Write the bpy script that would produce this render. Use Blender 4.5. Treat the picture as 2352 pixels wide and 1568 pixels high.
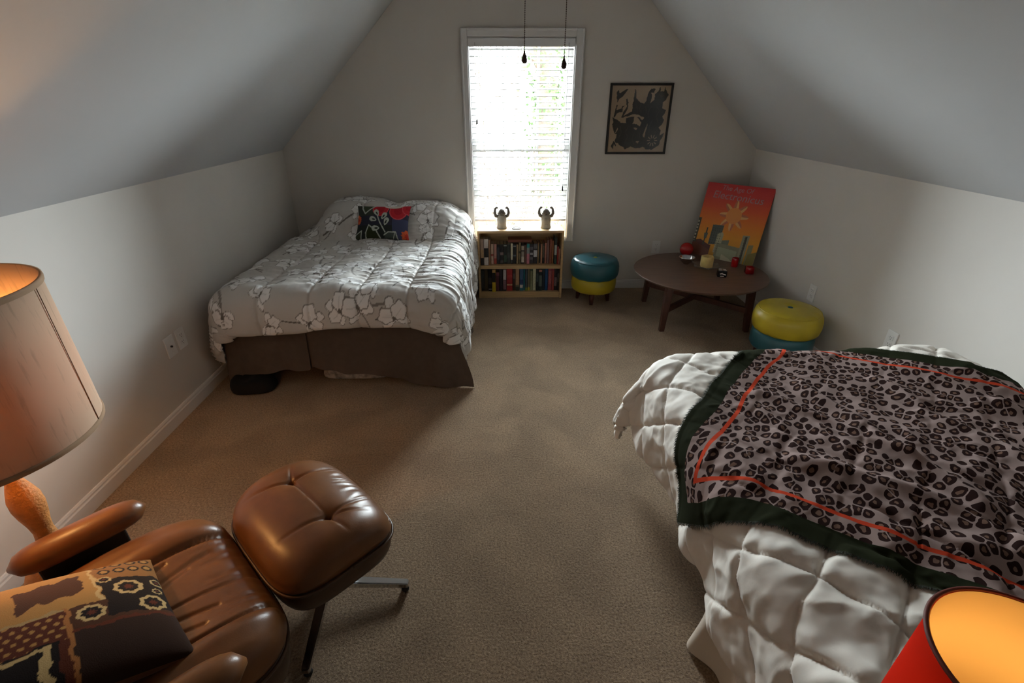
import bpy, bmesh, math, random
import numpy as np
from mathutils import Vector, Matrix

random.seed(7)
RNG = np.random.default_rng(11)
for o in list(bpy.data.objects):
    bpy.data.objects.remove(o, do_unlink=True)
scene = bpy.context.scene
COL = scene.collection
PI = math.pi

# ------------------------------------------------------------------ camera, world, light, exposure
CAM = (-0.053, -4.1814, 1.5727)
cd = bpy.data.cameras.new('camera'); cam = bpy.data.objects.new('camera', cd); COL.objects.link(cam)
cd.sensor_width = 36.0; cd.lens = 1096.95 / 2352 * 36.0; cd.clip_start = 0.02
_yaw, _pit, _rol = -0.0216, 0.4705, -0.001
cam.location = CAM
cam.rotation_euler = (PI / 2 - _pit, 0.0, _yaw)
scene.camera = cam

world = bpy.data.worlds.new('overcast_sky'); scene.world = world
world.use_nodes = True
_bg = world.node_tree.nodes['Background']
_bg.inputs['Color'].default_value = (0.90, 0.955, 1.0, 1)
_bg.inputs['Strength'].default_value = 52.0

_pl = bpy.data.lights.new('window_portal', 'AREA'); _pl.shape = 'RECTANGLE'; _pl.size = 0.9; _pl.size_y = 1.55
_po = bpy.data.objects.new('window_portal', _pl); COL.objects.link(_po)
_po.location = (0.115, 0.16, 1.24); _po.rotation_euler = (-PI / 2, 0, 0)
_pl.cycles.is_portal = True

vs = scene.view_settings
vs.view_transform = 'Standard'; vs.look = 'None'; vs.exposure = 0.85; vs.gamma = 1.0; vs.use_curve_mapping = False

# ------------------------------------------------------------------ helpers: colour and materials
def lin(r, g, b):
    f = lambda v: (v / 255 / 12.92) if v / 255 <= 0.04045 else ((v / 255 + 0.055) / 1.055) ** 2.4
    return (f(r), f(g), f(b))
MATS = {}
def nodes_of(m):
    m.use_nodes = True
    nt = m.node_tree
    return nt, nt.nodes, nt.links, nt.nodes['Principled BSDF']
def mat(name, rgb, rough=0.6, metal=0.0, var=0.0, vscale=8.0, bump=0.0, bscale=200.0, spec=None, sheen=0.0,
        coat=0.0, stretch=None, bdist=0.002, detail=3.0, trans=0.0):
    if name in MATS: return MATS[name]
    m = bpy.data.materials.new(name); nt, N, L, P = nodes_of(m)
    c = lin(*rgb)
    P.inputs['Base Color'].default_value = (*c, 1); P.inputs['Roughness'].default_value = rough
    P.inputs['Metallic'].default_value = metal
    if spec is not None: P.inputs['Specular IOR Level'].default_value = spec
    if sheen: P.inputs['Sheen Weight'].default_value = sheen
    if coat: P.inputs['Coat Weight'].default_value = coat; P.inputs['Coat Roughness'].default_value = 0.15
    if trans: P.inputs['Transmission Weight'].default_value = trans
    tc = N.new('ShaderNodeTexCoord'); src = tc.outputs['Object']
    if stretch:
        mp = N.new('ShaderNodeMapping'); mp.inputs['Scale'].default_value = stretch
        L.new(src, mp.inputs['Vector']); src = mp.outputs['Vector']
    if var:
        n = N.new('ShaderNodeTexNoise'); n.inputs['Scale'].default_value = vscale; n.inputs['Detail'].default_value = detail
        L.new(src, n.inputs['Vector'])
        r = N.new('ShaderNodeValToRGB')
        r.color_ramp.elements[0].position = 0.3; r.color_ramp.elements[1].position = 0.7
        r.color_ramp.elements[0].color = (*[max(0, v * (1 - var)) for v in c], 1)
        r.color_ramp.elements[1].color = (*[min(1, v * (1 + var)) for v in c], 1)
        L.new(n.outputs['Fac'], r.inputs['Fac']); L.new(r.outputs['Color'], P.inputs['Base Color'])
    if bump:
        n2 = N.new('ShaderNodeTexNoise'); n2.inputs['Scale'].default_value = bscale; n2.inputs['Detail'].default_value = 4
        L.new(src, n2.inputs['Vector'])
        b = N.new('ShaderNodeBump'); b.inputs['Strength'].default_value = bump; b.inputs['Distance'].default_value = bdist
        L.new(n2.outputs['Fac'], b.inputs['Height']); L.new(b.outputs['Normal'], P.inputs['Normal'])
    MATS[name] = m
    return m
def mat_attr(name, rough=0.8, bump=0.0, bscale=300.0, sheen=0.0, spec=0.3):
    if name in MATS: return MATS[name]
    m = bpy.data.materials.new(name); nt, N, L, P = nodes_of(m)
    a = N.new('ShaderNodeAttribute'); a.attribute_name = 'print'
    L.new(a.outputs['Color'], P.inputs['Base Color'])
    P.inputs['Roughness'].default_value = rough; P.inputs['Specular IOR Level'].default_value = spec
    if sheen: P.inputs['Sheen Weight'].default_value = sheen
    if bump:
        tc = N.new('ShaderNodeTexCoord'); n2 = N.new('ShaderNodeTexNoise'); n2.inputs['Scale'].default_value = bscale
        L.new(tc.outputs['Object'], n2.inputs['Vector'])
        b = N.new('ShaderNodeBump'); b.inputs['Strength'].default_value = bump; b.inputs['Distance'].default_value = 0.002
        L.new(n2.outputs['Fac'], b.inputs['Height']); L.new(b.outputs['Normal'], P.inputs['Normal'])
    MATS[name] = m
    return m

# ------------------------------------------------------------------ helpers: meshes
def link(o, parent=None):
    COL.objects.link(o)
    if parent is not None: o.parent = parent
    return o
def tag(o, label=None, cat=None, group=None, kind=None):
    if label: o['label'] = label
    if cat: o['category'] = cat
    if group: o['group'] = group
    if kind: o['kind'] = kind
    return o
def empty(name, loc=(0, 0, 0), rz=0.0):
    o = bpy.data.objects.new(name, None); o.empty_display_size = 0.1
    o.location = loc; o.rotation_euler = (0, 0, rz); COL.objects.link(o)
    return o
def mesh(name, V, Fc, m, parent=None, smooth=False, uv=None, col=None):
    me = bpy.data.meshes.new(name)
    V = np.asarray(V, dtype=np.float32)
    if isinstance(Fc, np.ndarray) and Fc.ndim == 2:
        k = Fc.shape[1]; n = len(Fc)
        me.vertices.add(len(V)); me.vertices.foreach_set('co', V.ravel())
        me.loops.add(n * k); me.loops.foreach_set('vertex_index', Fc.astype(np.int32).ravel())
        me.polygons.add(n); me.polygons.foreach_set('loop_start', np.arange(0, n * k, k, dtype=np.int32))
        me.update(calc_edges=True)
    else:
        me.from_pydata([tuple(map(float, v)) for v in V], [], [tuple(int(i) for i in f) for f in Fc])
    if smooth:
        me.polygons.foreach_set('use_smooth', np.ones(len(me.polygons), dtype=bool))
    if uv is not None:
        ul = me.uv_layers.new(name='UVMap')
        li = np.zeros(len(me.loops), dtype=np.int32); me.loops.foreach_get('vertex_index', li)
        ul.data.foreach_set('uv', np.asarray(uv, dtype=np.float32)[li].ravel())
    if col is not None:
        a = me.color_attributes.new('print', 'FLOAT_COLOR', 'POINT')
        cc = np.ones((len(V), 4), dtype=np.float32); cc[:, :3] = col
        a.data.foreach_set('color', cc.ravel())
    me.materials.append(m); me.update()
    return link(bpy.data.objects.new(name, me), parent)
def from_bm(name, bm, m, parent=None, smooth=False):
    me = bpy.data.meshes.new(name); bm.normal_update(); bm.to_mesh(me); bm.free()
    if smooth: me.polygons.foreach_set('use_smooth', np.ones(len(me.polygons), dtype=bool))
    me.materials.append(m)
    return link(bpy.data.objects.new(name, me), parent)
def bm_box(bm, x0, x1, y0, y1, z0, z1, bev=0.0, seg=1, M=None):
    t = bmesh.new()
    bmesh.ops.create_cube(t, size=1.0)
    for v in t.verts:
        v.co = Vector(((x0 + x1) / 2 + v.co.x * (x1 - x0), (y0 + y1) / 2 + v.co.y * (y1 - y0), (z0 + z1) / 2 + v.co.z * (z1 - z0)))
    if bev: bmesh.ops.bevel(t, geom=list(t.edges), offset=bev, segments=seg, profile=0.5, affect='EDGES')
    if M is not None: bmesh.ops.transform(t, matrix=M, verts=t.verts)
    idx = [bm.verts.new(v.co) for v in t.verts]
    for f in t.faces: bm.faces.new([idx[v.index] for v in f.verts])
    t.free()
    bm.verts.index_update()
def box(name, x0, x1, y0, y1, z0, z1, m, parent=None, bev=0.0, seg=1, smooth=False, M=None):
    bm = bmesh.new(); bm_box(bm, x0, x1, y0, y1, z0, z1, bev, seg, M)
    return from_bm(name, bm, m, parent, smooth)
def lathe_vf(prof, n=32, cx=0, cy=0, close=True):
    prof = np.array(prof, float); k = len(prof); a = np.linspace(0, 2 * PI, n, endpoint=False)
    V = np.zeros((k, n, 3)); V[:, :, 0] = cx + prof[:, :1] * np.cos(a); V[:, :, 1] = cy + prof[:, :1] * np.sin(a); V[:, :, 2] = prof[:, 1:2]
    V = V.reshape(-1, 3); F = []
    for i in range(k - 1):
        for j in range(n):
            j2 = (j + 1) % n
            F.append((i * n + j, i * n + j2, (i + 1) * n + j2, (i + 1) * n + j))
    return V, np.array(F)
def lathe(name, prof, m, parent=None, n=32, cx=0, cy=0, smooth=True):
    V, F = lathe_vf(prof, n, cx, cy); return mesh(name, V, F, m, parent, smooth)
def tube_vf(path, rad, n=8, cap=True):
    path = np.array(path, float); k = len(path)
    if np.isscalar(rad): rad = [rad] * k
    T = np.gradient(path, axis=0); T /= np.linalg.norm(T, axis=1)[:, None] + 1e-12
    up = np.array([0, 0, 1.0]) if abs(T[0][2]) < 0.9 else np.array([1.0, 0, 0])
    V = []; a = np.linspace(0, 2 * PI, n, endpoint=False)
    u = np.cross(T[0], up); u /= np.linalg.norm(u)
    for i in range(k):
        u = u - T[i] * (u @ T[i]); u /= np.linalg.norm(u); w = np.cross(T[i], u)
        V.append(path[i] + rad[i] * (np.cos(a)[:, None] * u + np.sin(a)[:, None] * w))
    V = np.concatenate(V); F = []
    for i in range(k - 1):
        for j in range(n):
            j2 = (j + 1) % n; F.append((i * n + j, i * n + j2, (i + 1) * n + j2, (i + 1) * n + j))
    if cap:
        F.append(tuple(range(n - 1, -1, -1))); F.append(tuple((k - 1) * n + j for j in range(n)))
    return V, F
def tube(name, path, rad, m, parent=None, n=8, smooth=True):
    V, F = tube_vf(path, rad, n); return mesh(name, V, F, m, parent, smooth)
def join_vf(parts):
    Vs = []; Fs = []; k = 0
    for V, F in parts:
        Vs.append(np.asarray(V, float)); Fs += [tuple(int(i) + k for i in f) for f in F]; k += len(V)
    return np.concatenate(Vs), Fs
def grid_faces(nu, nv):
    i = np.arange(nu - 1)[:, None]; j = np.arange(nv - 1)[None, :]
    a = (i * nv + j).ravel()
    return np.stack([a, a + nv, a + nv + 1, a + 1], 1)
def noise2(x, y, seed=0):
    r = np.random.default_rng(seed); T = r.random((256, 256))
    xi = np.floor(x).astype(int); yi = np.floor(y).astype(int); fx = x - xi; fy = y - yi
    fx = fx * fx * fx * (fx * (fx * 6 - 15) + 10); fy = fy * fy * fy * (fy * (fy * 6 - 15) + 10)
    g = lambda a, b: T[a % 256, b % 256]
    return ((g(xi, yi) * (1 - fx) + g(xi + 1, yi) * fx) * (1 - fy) + (g(xi, yi + 1) * (1 - fx) + g(xi + 1, yi + 1) * fx) * fy) * 2 - 1
def fbm(x, y, seed=0, oct=4):
    s = 0; a = 1.0
    for k in range(oct): s = s + a * noise2(x * 2 ** k + 17 * k, y * 2 ** k + 5 * k, seed + k); a *= 0.5
    return s
def smooth01(x): x = np.clip(x, 0, 1); return x * x * (3 - 2 * x)
def in_poly(X, Y, poly):
    r = np.zeros(X.shape, bool); n = len(poly)
    for i in range(n):
        x1, y1 = poly[i]; x2, y2 = poly[(i + 1) % n]
        if y1 == y2: continue
        c = ((y1 > Y) != (y2 > Y)) & (X < (x2 - x1) * (Y - y1) / (y2 - y1) + x1)
        r ^= c
    return r
def seg_dist(X, Y, pts):
    d = np.full(X.shape, 9.0)
    for (x1, y1), (x2, y2) in zip(pts[:-1], pts[1:]):
        dx, dy = x2 - x1, y2 - y1; t = np.clip(((X - x1) * dx + (Y - y1) * dy) / (dx * dx + dy * dy + 1e-12), 0, 1)
        d = np.minimum(d, np.hypot(X - x1 - t * dx, Y - y1 - t * dy))
    return d
def pad_vf(hx, hy, top, zb, edge=0.05, nr=26, na=96, ex=4.0, under=0.75, rho0=0.6):
    """a rounded cushion: superellipse outline, top(x, y) height, rounded rim, sides down to zb"""
    a = np.linspace(0, 2 * PI, na, endpoint=False); c, s = np.cos(a), np.sin(a)
    k = (np.abs(c) ** ex + np.abs(s) ** ex) ** (-1 / ex); ox, oy = hx * c * k, hy * s * k
    rings = []
    for r in np.linspace(0.0, 1, nr)[1:] ** 0.8:
        x, y = ox * r, oy * r
        t = max(0, (r - rho0) / (1 - rho0)); z = top(x, y) - edge * (1 - math.sqrt(max(0, 1 - t ** 2.6)))
        rings.append(np.stack([x, y, z], 1))
    ztop = rings[-1][:, 2]
    for q, sc in ((0.33, 1.012), (0.66, 1.0), (0.9, 0.97), (1.0, under)):
        rings.append(np.stack([ox * sc, oy * sc, ztop * (1 - q) + zb * q], 1))
    V = [np.array([[0, 0, float(top(np.zeros(1), np.zeros(1))[0])]])] + rings + [np.array([[0, 0, zb]])]
    V = np.concatenate(V); F = []; n = len(rings)
    for j in range(na): F.append((0, 1 + j, 1 + (j + 1) % na))
    for i in range(n - 1):
        for j in range(na):
            j2 = (j + 1) % na; b = 1 + i * na
            F.append((b + j, b + na + j, b + na + j2, b + j2))
    b = 1 + (n - 1) * na; e = len(V) - 1
    for j in range(na): F.append((b + j, e, b + (j + 1) % na))
    return V, F
def text_mesh(name, txt, size, m, parent, M, extrude=0.0004, shear=0.0, spacing=1.0):
    c = bpy.data.curves.new(name, 'FONT'); c.body = txt; c.size = size; c.extrude = extrude; c.shear = shear
    c.align_x = 'CENTER'; c.space_character = spacing; c.resolution_u = 3
    t = bpy.data.objects.new(name, c); COL.objects.link(t)
    dg = bpy.context.evaluated_depsgraph_get(); dg.update()
    me = bpy.data.meshes.new_from_object(t.evaluated_get(dg)); bpy.data.objects.remove(t)
    me.name = name; me.transform(M); me.materials.clear(); me.materials.append(m)
    return link(bpy.data.objects.new(name, me), parent)

# ------------------------------------------------------------------ materials of the room
M_WALL = mat('wall_paint', (219, 213, 205), 0.75, var=0.02, vscale=3, bump=0.12, bscale=90, bdist=0.001)
M_CEIL = mat('ceiling_paint', (196, 197, 198), 0.7, var=0.02, vscale=2, bump=0.1, bscale=70, bdist=0.001)
M_TRIM = mat('white_trim', (228, 226, 224), 0.38, var=0.01)
M_SLAT = mat('blind_slat', (236, 236, 236), 0.4, var=0.01)
M_PLATE = mat('outlet_plate', (232, 230, 226), 0.35, var=0.01)
M_DARK = mat('dark_slot', (25, 20, 18), 0.6, var=0.05)

def carpet_mat():
    m = bpy.data.materials.new('carpet'); nt, N, L, P = nodes_of(m)
    tc = N.new('ShaderNodeTexCoord')
    n1 = N.new('ShaderNodeTexNoise'); n1.inputs['Scale'].default_value = 130; n1.inputs['Detail'].default_value = 5; n1.inputs['Roughness'].default_value = 0.7
    n2 = N.new('ShaderNodeTexNoise'); n2.inputs['Scale'].default_value = 3.2; n2.inputs['Detail'].default_value = 6; n2.inputs['Distortion'].default_value = 0.6
    for n in (n1, n2): L.new(tc.outputs['Object'], n.inputs['Vector'])
    r1 = N.new('ShaderNodeValToRGB'); e = r1.color_ramp.elements
    e[0].position = 0.3; e[0].color = (*lin(106, 81, 59), 1); e[1].position = 0.68; e[1].color = (*lin(200, 170, 136), 1)
    L.new(n1.outputs['Fac'], r1.inputs['Fac'])
    r2 = N.new('ShaderNodeValToRGB'); e = r2.color_ramp.elements
    e[0].position = 0.4; e[0].color = (0.84, 0.83, 0.82, 1); e[1].position = 0.62; e[1].color = (1.08, 1.08, 1.08, 1)
    L.new(n2.outputs['Fac'], r2.inputs['Fac'])
    mx = N.new('ShaderNodeMix'); mx.data_type = 'RGBA'; mx.blend_type = 'MULTIPLY'; mx.inputs['Factor'].default_value = 1
    L.new(r1.outputs['Color'], mx.inputs['A']); L.new(r2.outputs['Color'], mx.inputs['B']); L.new(mx.outputs['Result'], P.inputs['Base Color'])
    P.inputs['Roughness'].default_value = 0.95; P.inputs['Specular IOR Level'].default_value = 0.1; P.inputs['Sheen Weight'].default_value = 0.25
    b = N.new('ShaderNodeBump'); b.inputs['Strength'].default_value = 0.9; b.inputs['Distance'].default_value = 0.010
    L.new(n1.outputs['Fac'], b.inputs['Height']); L.new(b.outputs['Normal'], P.inputs['Normal'])
    return m
M_CARPET = carpet_mat()

# ------------------------------------------------------------------ the room
XL, XR, HK, YB, YF, ZC = -1.82, 2.053, 1.2, 0.0, -8.2, 2.45
T = 0.12
WX0, WX1, WZ0, WZ1 = -0.300, 0.520, 0.470, 1.985      # window opening
def S(o): o['kind'] = 'structure'; return o
S(box('floor', XL - T, XR + T, YF - T, YB + T, -0.15, 0.0, M_CARPET))
bm = bmesh.new()
for x0, x1, z0, z1 in ((XL - T, WX0, -0.1, 2.6), (WX1, XR + T, -0.1, 2.6), (WX0, WX1, -0.1, WZ0), (WX0, WX1, WZ1, 2.6)):
    bm_box(bm, x0, x1, YB, YB + T, z0, z1)
S(from_bm('wall_back', bm, M_WALL))
S(box('wall_left', XL - T, XL, YF, YB, 0, HK, M_WALL))
S(box('wall_right', XR, XR + T, YF, YB, 0, HK, M_WALL))
S(box('wall_front', XL - T, XR + T, YF - T, YF, 0, 2.6, M_WALL))
def extr(name, pts, y0, y1, m):
    n = len(pts); V = [(x, y0, z) for x, z in pts] + [(x, y1, z) for x, z in pts]
    F = [tuple(range(n)), tuple(range(2 * n - 1, n - 1, -1))] + [(i, i + n, (i + 1) % n + n, (i + 1) % n) for i in range(n)]
    bm = bmesh.new(); vv = [bm.verts.new(v) for v in V]
    for f in F: bm.faces.new([vv[i] for i in f])
    bmesh.ops.recalc_face_normals(bm, faces=bm.faces)
    return from_bm(name, bm, m)
dz = ZC - HK
S(extr('ceiling', [(XL, HK), (XL + dz, ZC), (XR - dz, ZC), (XR, HK), (XR + T, HK), (XR + T, HK + 0.05), (XR - dz + 0.06, ZC + T), (XL + dz - 0.06, ZC + T), (XL - T, HK + 0.05), (XL - T, HK)], YF, YB, M_CEIL))
def baseboard(name, axis, val, sgn, a0, a1):
    prof = [(0, 0), (0.014, 0), (0.014, 0.058), (0.010, 0.064), (0.010, 0.072), (0.006, 0.079), (0, 0.080)]
    V = []; n = len(prof)
    for a in (a0, a1):
        for d, z in prof:
            V.append((val + sgn * d, a, z) if axis == 'x' else (a, val + sgn * d, z))
    bm = bmesh.new(); vv = [bm.verts.new(v) for v in V]
    bm.faces.new(vv[:n]); bm.faces.new(vv[n:][::-1])
    for i in range(n): bm.faces.new([vv[i], vv[(i + 1) % n], vv[(i + 1) % n + n], vv[i + n]])
    bmesh.ops.recalc_face_normals(bm, faces=bm.faces)
    return S(from_bm(name, bm, M_TRIM))
baseboard('baseboard_left', 'x', XL, 1, YF, YB)
baseboard('baseboard_right', 'x', XR, -1, YF, YB)
baseboard('baseboard_back', 'y', YB, -1, XL, XR)
baseboard('baseboard_front', 'y', YF, 1, XL, XR)

# ------------------------------------------------------------------ the window
def glass_mat(name='window_glass', tint=(0.93, 0.96, 0.96, 1)):
    m = bpy.data.materials.new(name); m.use_nodes = True; N = m.node_tree.nodes; L = m.node_tree.links
    N.remove(N['Principled BSDF']); out = N['Material Output']
    t = N.new('ShaderNodeBsdfTransparent'); t.inputs['Color'].default_value = tint
    g = N.new('ShaderNodeBsdfGlossy'); g.inputs['Roughness'].default_value = 0.02
    f = N.new('ShaderNodeFresnel'); f.inputs['IOR'].default_value = 1.45
    mx = N.new('ShaderNodeMixShader'); L.new(f.outputs[0], mx.inputs[0]); L.new(t.outputs[0], mx.inputs[1]); L.new(g.outputs[0], mx.inputs[2])
    L.new(mx.outputs[0], out.inputs['Surface'])
    return m
M_GLASS = glass_mat()
win = empty('window_1', (0, 0, 0)); S(win); win['label'] = 'white double hung window with grilles in the gable wall'
CO = (-0.344, 0.577, 0.4446, 2.034)
def casing(name, x0, x1, z0, z1, vert):
    bm = bmesh.new(); bm_box(bm, x0, x1, -0.018, 0.0, z0, z1, 0.003)
    w = 0.014
    if vert: # raised outer back band
        if x0 < 0: bm_box(bm, x0, x0 + w, -0.026, 0.0, z0, z1, 0.003)
        else: bm_box(bm, x1 - w, x1, -0.026, 0.0, z0, z1, 0.003)
    else:
        if z0 > 1: bm_box(bm, x0, x1, -0.026, 0.0, z1 - w, z1, 0.003)
        else: bm_box(bm, x0, x1, -0.026, 0.0, z0, z0 + w, 0.003)
    return from_bm(name, bm, M_TRIM, win)
casing('casing', CO[0], WX0 + 0.004, CO[2], CO[3], True)
casing('casing', WX1 - 0.004, CO[1], CO[2], CO[3], True)
casing('casing', WX0 + 0.004, WX1 - 0.004, WZ1 - 0.004, CO[3], False)
casing('casing', WX0 + 0.004, WX1 - 0.004, CO[2], WZ0 + 0.004, False)
JT = 0.012
box('jamb', WX0, WX0 + JT, 0, T, WZ0, WZ1, M_TRIM, win); box('jamb', WX1 - JT, WX1, 0, T, WZ0, WZ1, M_TRIM, win)
box('jamb', WX0, WX1, 0, T, WZ1 - JT, WZ1, M_TRIM, win); box('jamb', WX0, WX1, 0, T, WZ0, WZ0 + JT, M_TRIM, win)
MX = [-0.03, 0.247]
def sash(z0, z1, y, mz):
    x0, x1 = WX0 + JT, WX1 - JT; w = 0.036
    s = empty('sash'); s.parent = win
    box('stile', x0, x0 + w, y - 0.016, y + 0.016, z0, z1, M_TRIM, s, 0.002); box('stile', x1 - w, x1, y - 0.016, y + 0.016, z0, z1, M_TRIM, s, 0.002)
    box('rail', x0 + w, x1 - w, y - 0.016, y + 0.016, z0, z0 + w, M_TRIM, s, 0.002); box('rail', x0 + w, x1 - w, y - 0.016, y + 0.016, z1 - w, z1, M_TRIM, s, 0.002)
    for xm in MX: box('muntin', xm - 0.009, xm + 0.009, y - 0.008, y + 0.008, z0 + w, z1 - w, M_TRIM, s)
    xs = [x0 + w, MX[0], MX[1], x1 - w]
    box('muntin', x0 + w, x1 - w, y - 0.007, y + 0.007, mz - 0.009, mz + 0.009, M_TRIM, s)
    for i in range(3):
        for a, b in ((z0 + w, mz), (mz, z1 - w)):
            box('pane', xs[i], xs[i + 1], y - 0.002, y + 0.002, a, b, M_GLASS, s)
sash(WZ0 + JT, 1.262, 0.078, 0.892)
sash(1.228, WZ1 - JT, 0.106, 1.60)

# ------------------------------------------------------------------ window blind
bl = tag(empty('window_blind', (0.11, 0.014, WZ1 - JT)), 'white horizontal slat blind lowered in the window, slats open', 'blind')
bz = WZ1 - JT
box('headrail', -0.398, 0.398, -0.025, 0.022, -0.048, -0.004, M_SLAT, bl, 0.002)
box('valance', -0.400, 0.400, -0.030, -0.025, -0.056, -0.003, M_SLAT, bl, 0.001)
slat_me = None
z_top, z_bot = 1.905 - bz, 0.665 - bz
ns = 29
for i in range(ns):
    z = z_top + (z_bot - z_top) * i / (ns - 1)
    if slat_me is None:
        V = []; F = []
        ys = np.linspace(-0.024, 0.024, 5)
        for x in (-0.393, 0.393):
            for q in ys: V.append((x, q, 0.0025 * (1 - (q / 0.024) ** 2)))
        for x in (-0.393, 0.393):
            for q in ys: V.append((x, q, 0.0025 * (1 - (q / 0.024) ** 2) - 0.0034))
        for k in range(4):
            F.append((k, k + 5, k + 6, k + 1)); F.append((10 + k, 11 + k, 16 + k, 15 + k))
        F += [(0, 10, 15, 5), (4, 9, 19, 14)]
        o = mesh('slat', V, F, M_SLAT, bl); slat_me = o.data
    else:
        o = link(bpy.data.objects.new('slat', slat_me), bl)
    o.location = (0, 0, z); o.rotation_euler = (math.radians(15), 0, 0)
box('bottom_rail', -0.393, 0.393, -0.024, 0.024, 0.622 - bz, 0.640 - bz, mat('bottom_rail', (205, 203, 205), 0.4, var=0.02), bl, 0.002)
M_CORD = mat('cord', (215, 213, 208), 0.8, var=0.03)
for x in (-0.30, 0.0, 0.30):
    for yy in (-0.0255, 0.0255):
        tube('ladder_cord', [(x, yy, -0.05), (x, yy, 0.64 - bz)], 0.0011, M_CORD, bl, 5)
M_TASSEL = mat('tassel', (60, 52, 46), 0.5, var=0.1)
for x, zt, n in ((-0.350, 1.42, 'left'), (0.352, 0.91, 'right')):
    c = tube('lift_cord', [(x, -0.034, -0.03), (x, -0.036, zt - bz)], 0.0014, mat('lift_cord', (150, 145, 140), 0.8, var=0.05), bl, 5)
    V, F = lathe_vf([(0.0, 0.012), (0.003, 0.012), (0.005, 0.0), (0.0075, -0.028), (0.006, -0.033), (0, -0.033)], 12, x, -0.036)
    V[:, 2] += zt - bz; mesh('tassel', V, F, M_TASSEL, c, True)

# ------------------------------------------------------------------ outside
M_BARK = mat('bark', (58, 50, 44), 1.0, spec=0.0, var=0.3, vscale=6, bump=0.6, bscale=20, bdist=0.03)
M_LEAF = mat('ivy_leaf', (46, 58, 36), 1.0, spec=0.0, var=0.4, vscale=3)
M_TWIG = mat('twig', (70, 62, 55), 1.0, spec=0.0, var=0.2, vscale=5)
o = box('ground', -30, 30, 1.2, 45, -3.3, -3.0, mat('leaf_litter', (100, 91, 78), 0.95, var=0.3, vscale=2, bump=0.5, bscale=12, bdist=0.05))
S(o)
t = tag(empty('tree', (0.85, 6.2, -3.0)), 'thick ivy covered tree trunk outside the window', 'tree')
path = [(0, 0, 0), (0.05, 0.02, 1.5), (-0.03, 0, 3.2), (0.02, 0.05, 5.0), (0.10, 0.05, 7.5), (0.05, 0, 10)]
tube('trunk', path, [0.30, 0.24, 0.22, 0.20, 0.16, 0.10], M_BARK, t, 14)
tube('branch', [(0.0, 0, 4.9), (-0.45, 0.1, 5.7), (-0.75, 0.2, 6.5), (-0.85, 0.2, 8)], [0.12, 0.10, 0.07, 0.04], M_BARK, t, 10)
tube('branch', [(0.05, 0, 5.6), (0.4, 0.1, 6.4), (0.55, 0.2, 8)], [0.09, 0.07, 0.03], M_BARK, t, 10)
V = []; F = []
for i in range(5200):
    h = random.uniform(0.2, 8.8); a = random.uniform(0, 2 * PI); r = random.uniform(0.17, 0.42) * (1.0 if random.random() < .8 else 1.5)
    p = np.array([r * math.cos(a), r * math.sin(a), h]); s = random.uniform(0.025, 0.06)
    u = RNG.normal(size=3); u /= np.linalg.norm(u); w = np.cross(u, RNG.normal(size=3)); w /= np.linalg.norm(w)
    k = len(V); V += [p - u * s, p + w * s * .6, p + u * s, p - w * s * .6]; F.append((k, k + 1, k + 2, k + 3))
tag(mesh('ivy', V, F, M_LEAF, t), kind='stuff')
def bare_tree(loc, h, seed, label, spread=0.5, thick=0.05, name='bare_tree', n0=1, depth=4):
    rr = random.Random(seed); parts = []
    def grow(p, d, ln, r, lv):
        pts = [p]; q = p.copy(); dd = d.copy()
        for k in range(3):
            dd = dd + np.array([rr.gauss(0, .14), rr.gauss(0, .14), rr.gauss(0.04, .1)]); dd /= np.linalg.norm(dd)
            q = q + dd * ln / 3; pts.append(q.copy())
        parts.append(tube_vf(pts, [r, r * .85, r * .7, r * .5], 6 if lv < 2 else 4, False))
        if lv < depth:
            for k in range(rr.randint(3, 4)):
                f = rr.uniform(.35, 1); i = min(2, int(f * 3)); b = pts[i] * (1 - (f * 3 - i)) + pts[i + 1] * (f * 3 - i) if i < 3 else pts[3]
                nd = dd + np.array([rr.gauss(0, spread), rr.gauss(0, spread), rr.gauss(.15, .3)]); nd /= np.linalg.norm(nd)
                grow(b, nd, ln * rr.uniform(.5, .75), max(r * .62, .012), lv + 1)
    for k in range(n0):
        d = np.array([rr.gauss(0, .25 * (n0 > 1)), rr.gauss(0, .25 * (n0 > 1)), 1.0]); d /= np.linalg.norm(d)
        grow(np.array([rr.gauss(0, .1 * (n0 > 1)), rr.gauss(0, .1 * (n0 > 1)), 0.0]), d, h * .5, thick, 0)
    V, F = join_vf(parts)
    o = mesh(name, V, F, M_TWIG, None, True); o.location = loc
    tag(o, label, 'shrub' if n0 > 1 else 'tree')
bare_tree((-0.6, 10.2, -3.0), 8.8, 3, 'slender bare tree with thin twigs outside the window', thick=0.07)
bare_tree((2.2, 15.5, -3.0), 11.0, 5, 'bare branching tree beside the ivy covered trunk outside', thick=0.06)
bare_tree((0.3, 3.9, -3.0), 4.4, 8, 'tangled leafless shrub outside, low behind the window', name='bare_shrub', n0=5, thick=0.035, depth=4)
bare_tree((-1.5, 5.6, -3.0), 6.0, 21, 'thin bare sapling outside, at the edge of the window away from the ivy', thick=0.05, spread=0.32)
bare_tree((0.4, 21.0, -3.0), 13.5, 13, 'tall distant bare tree seen through the blind', thick=0.12)

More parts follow.
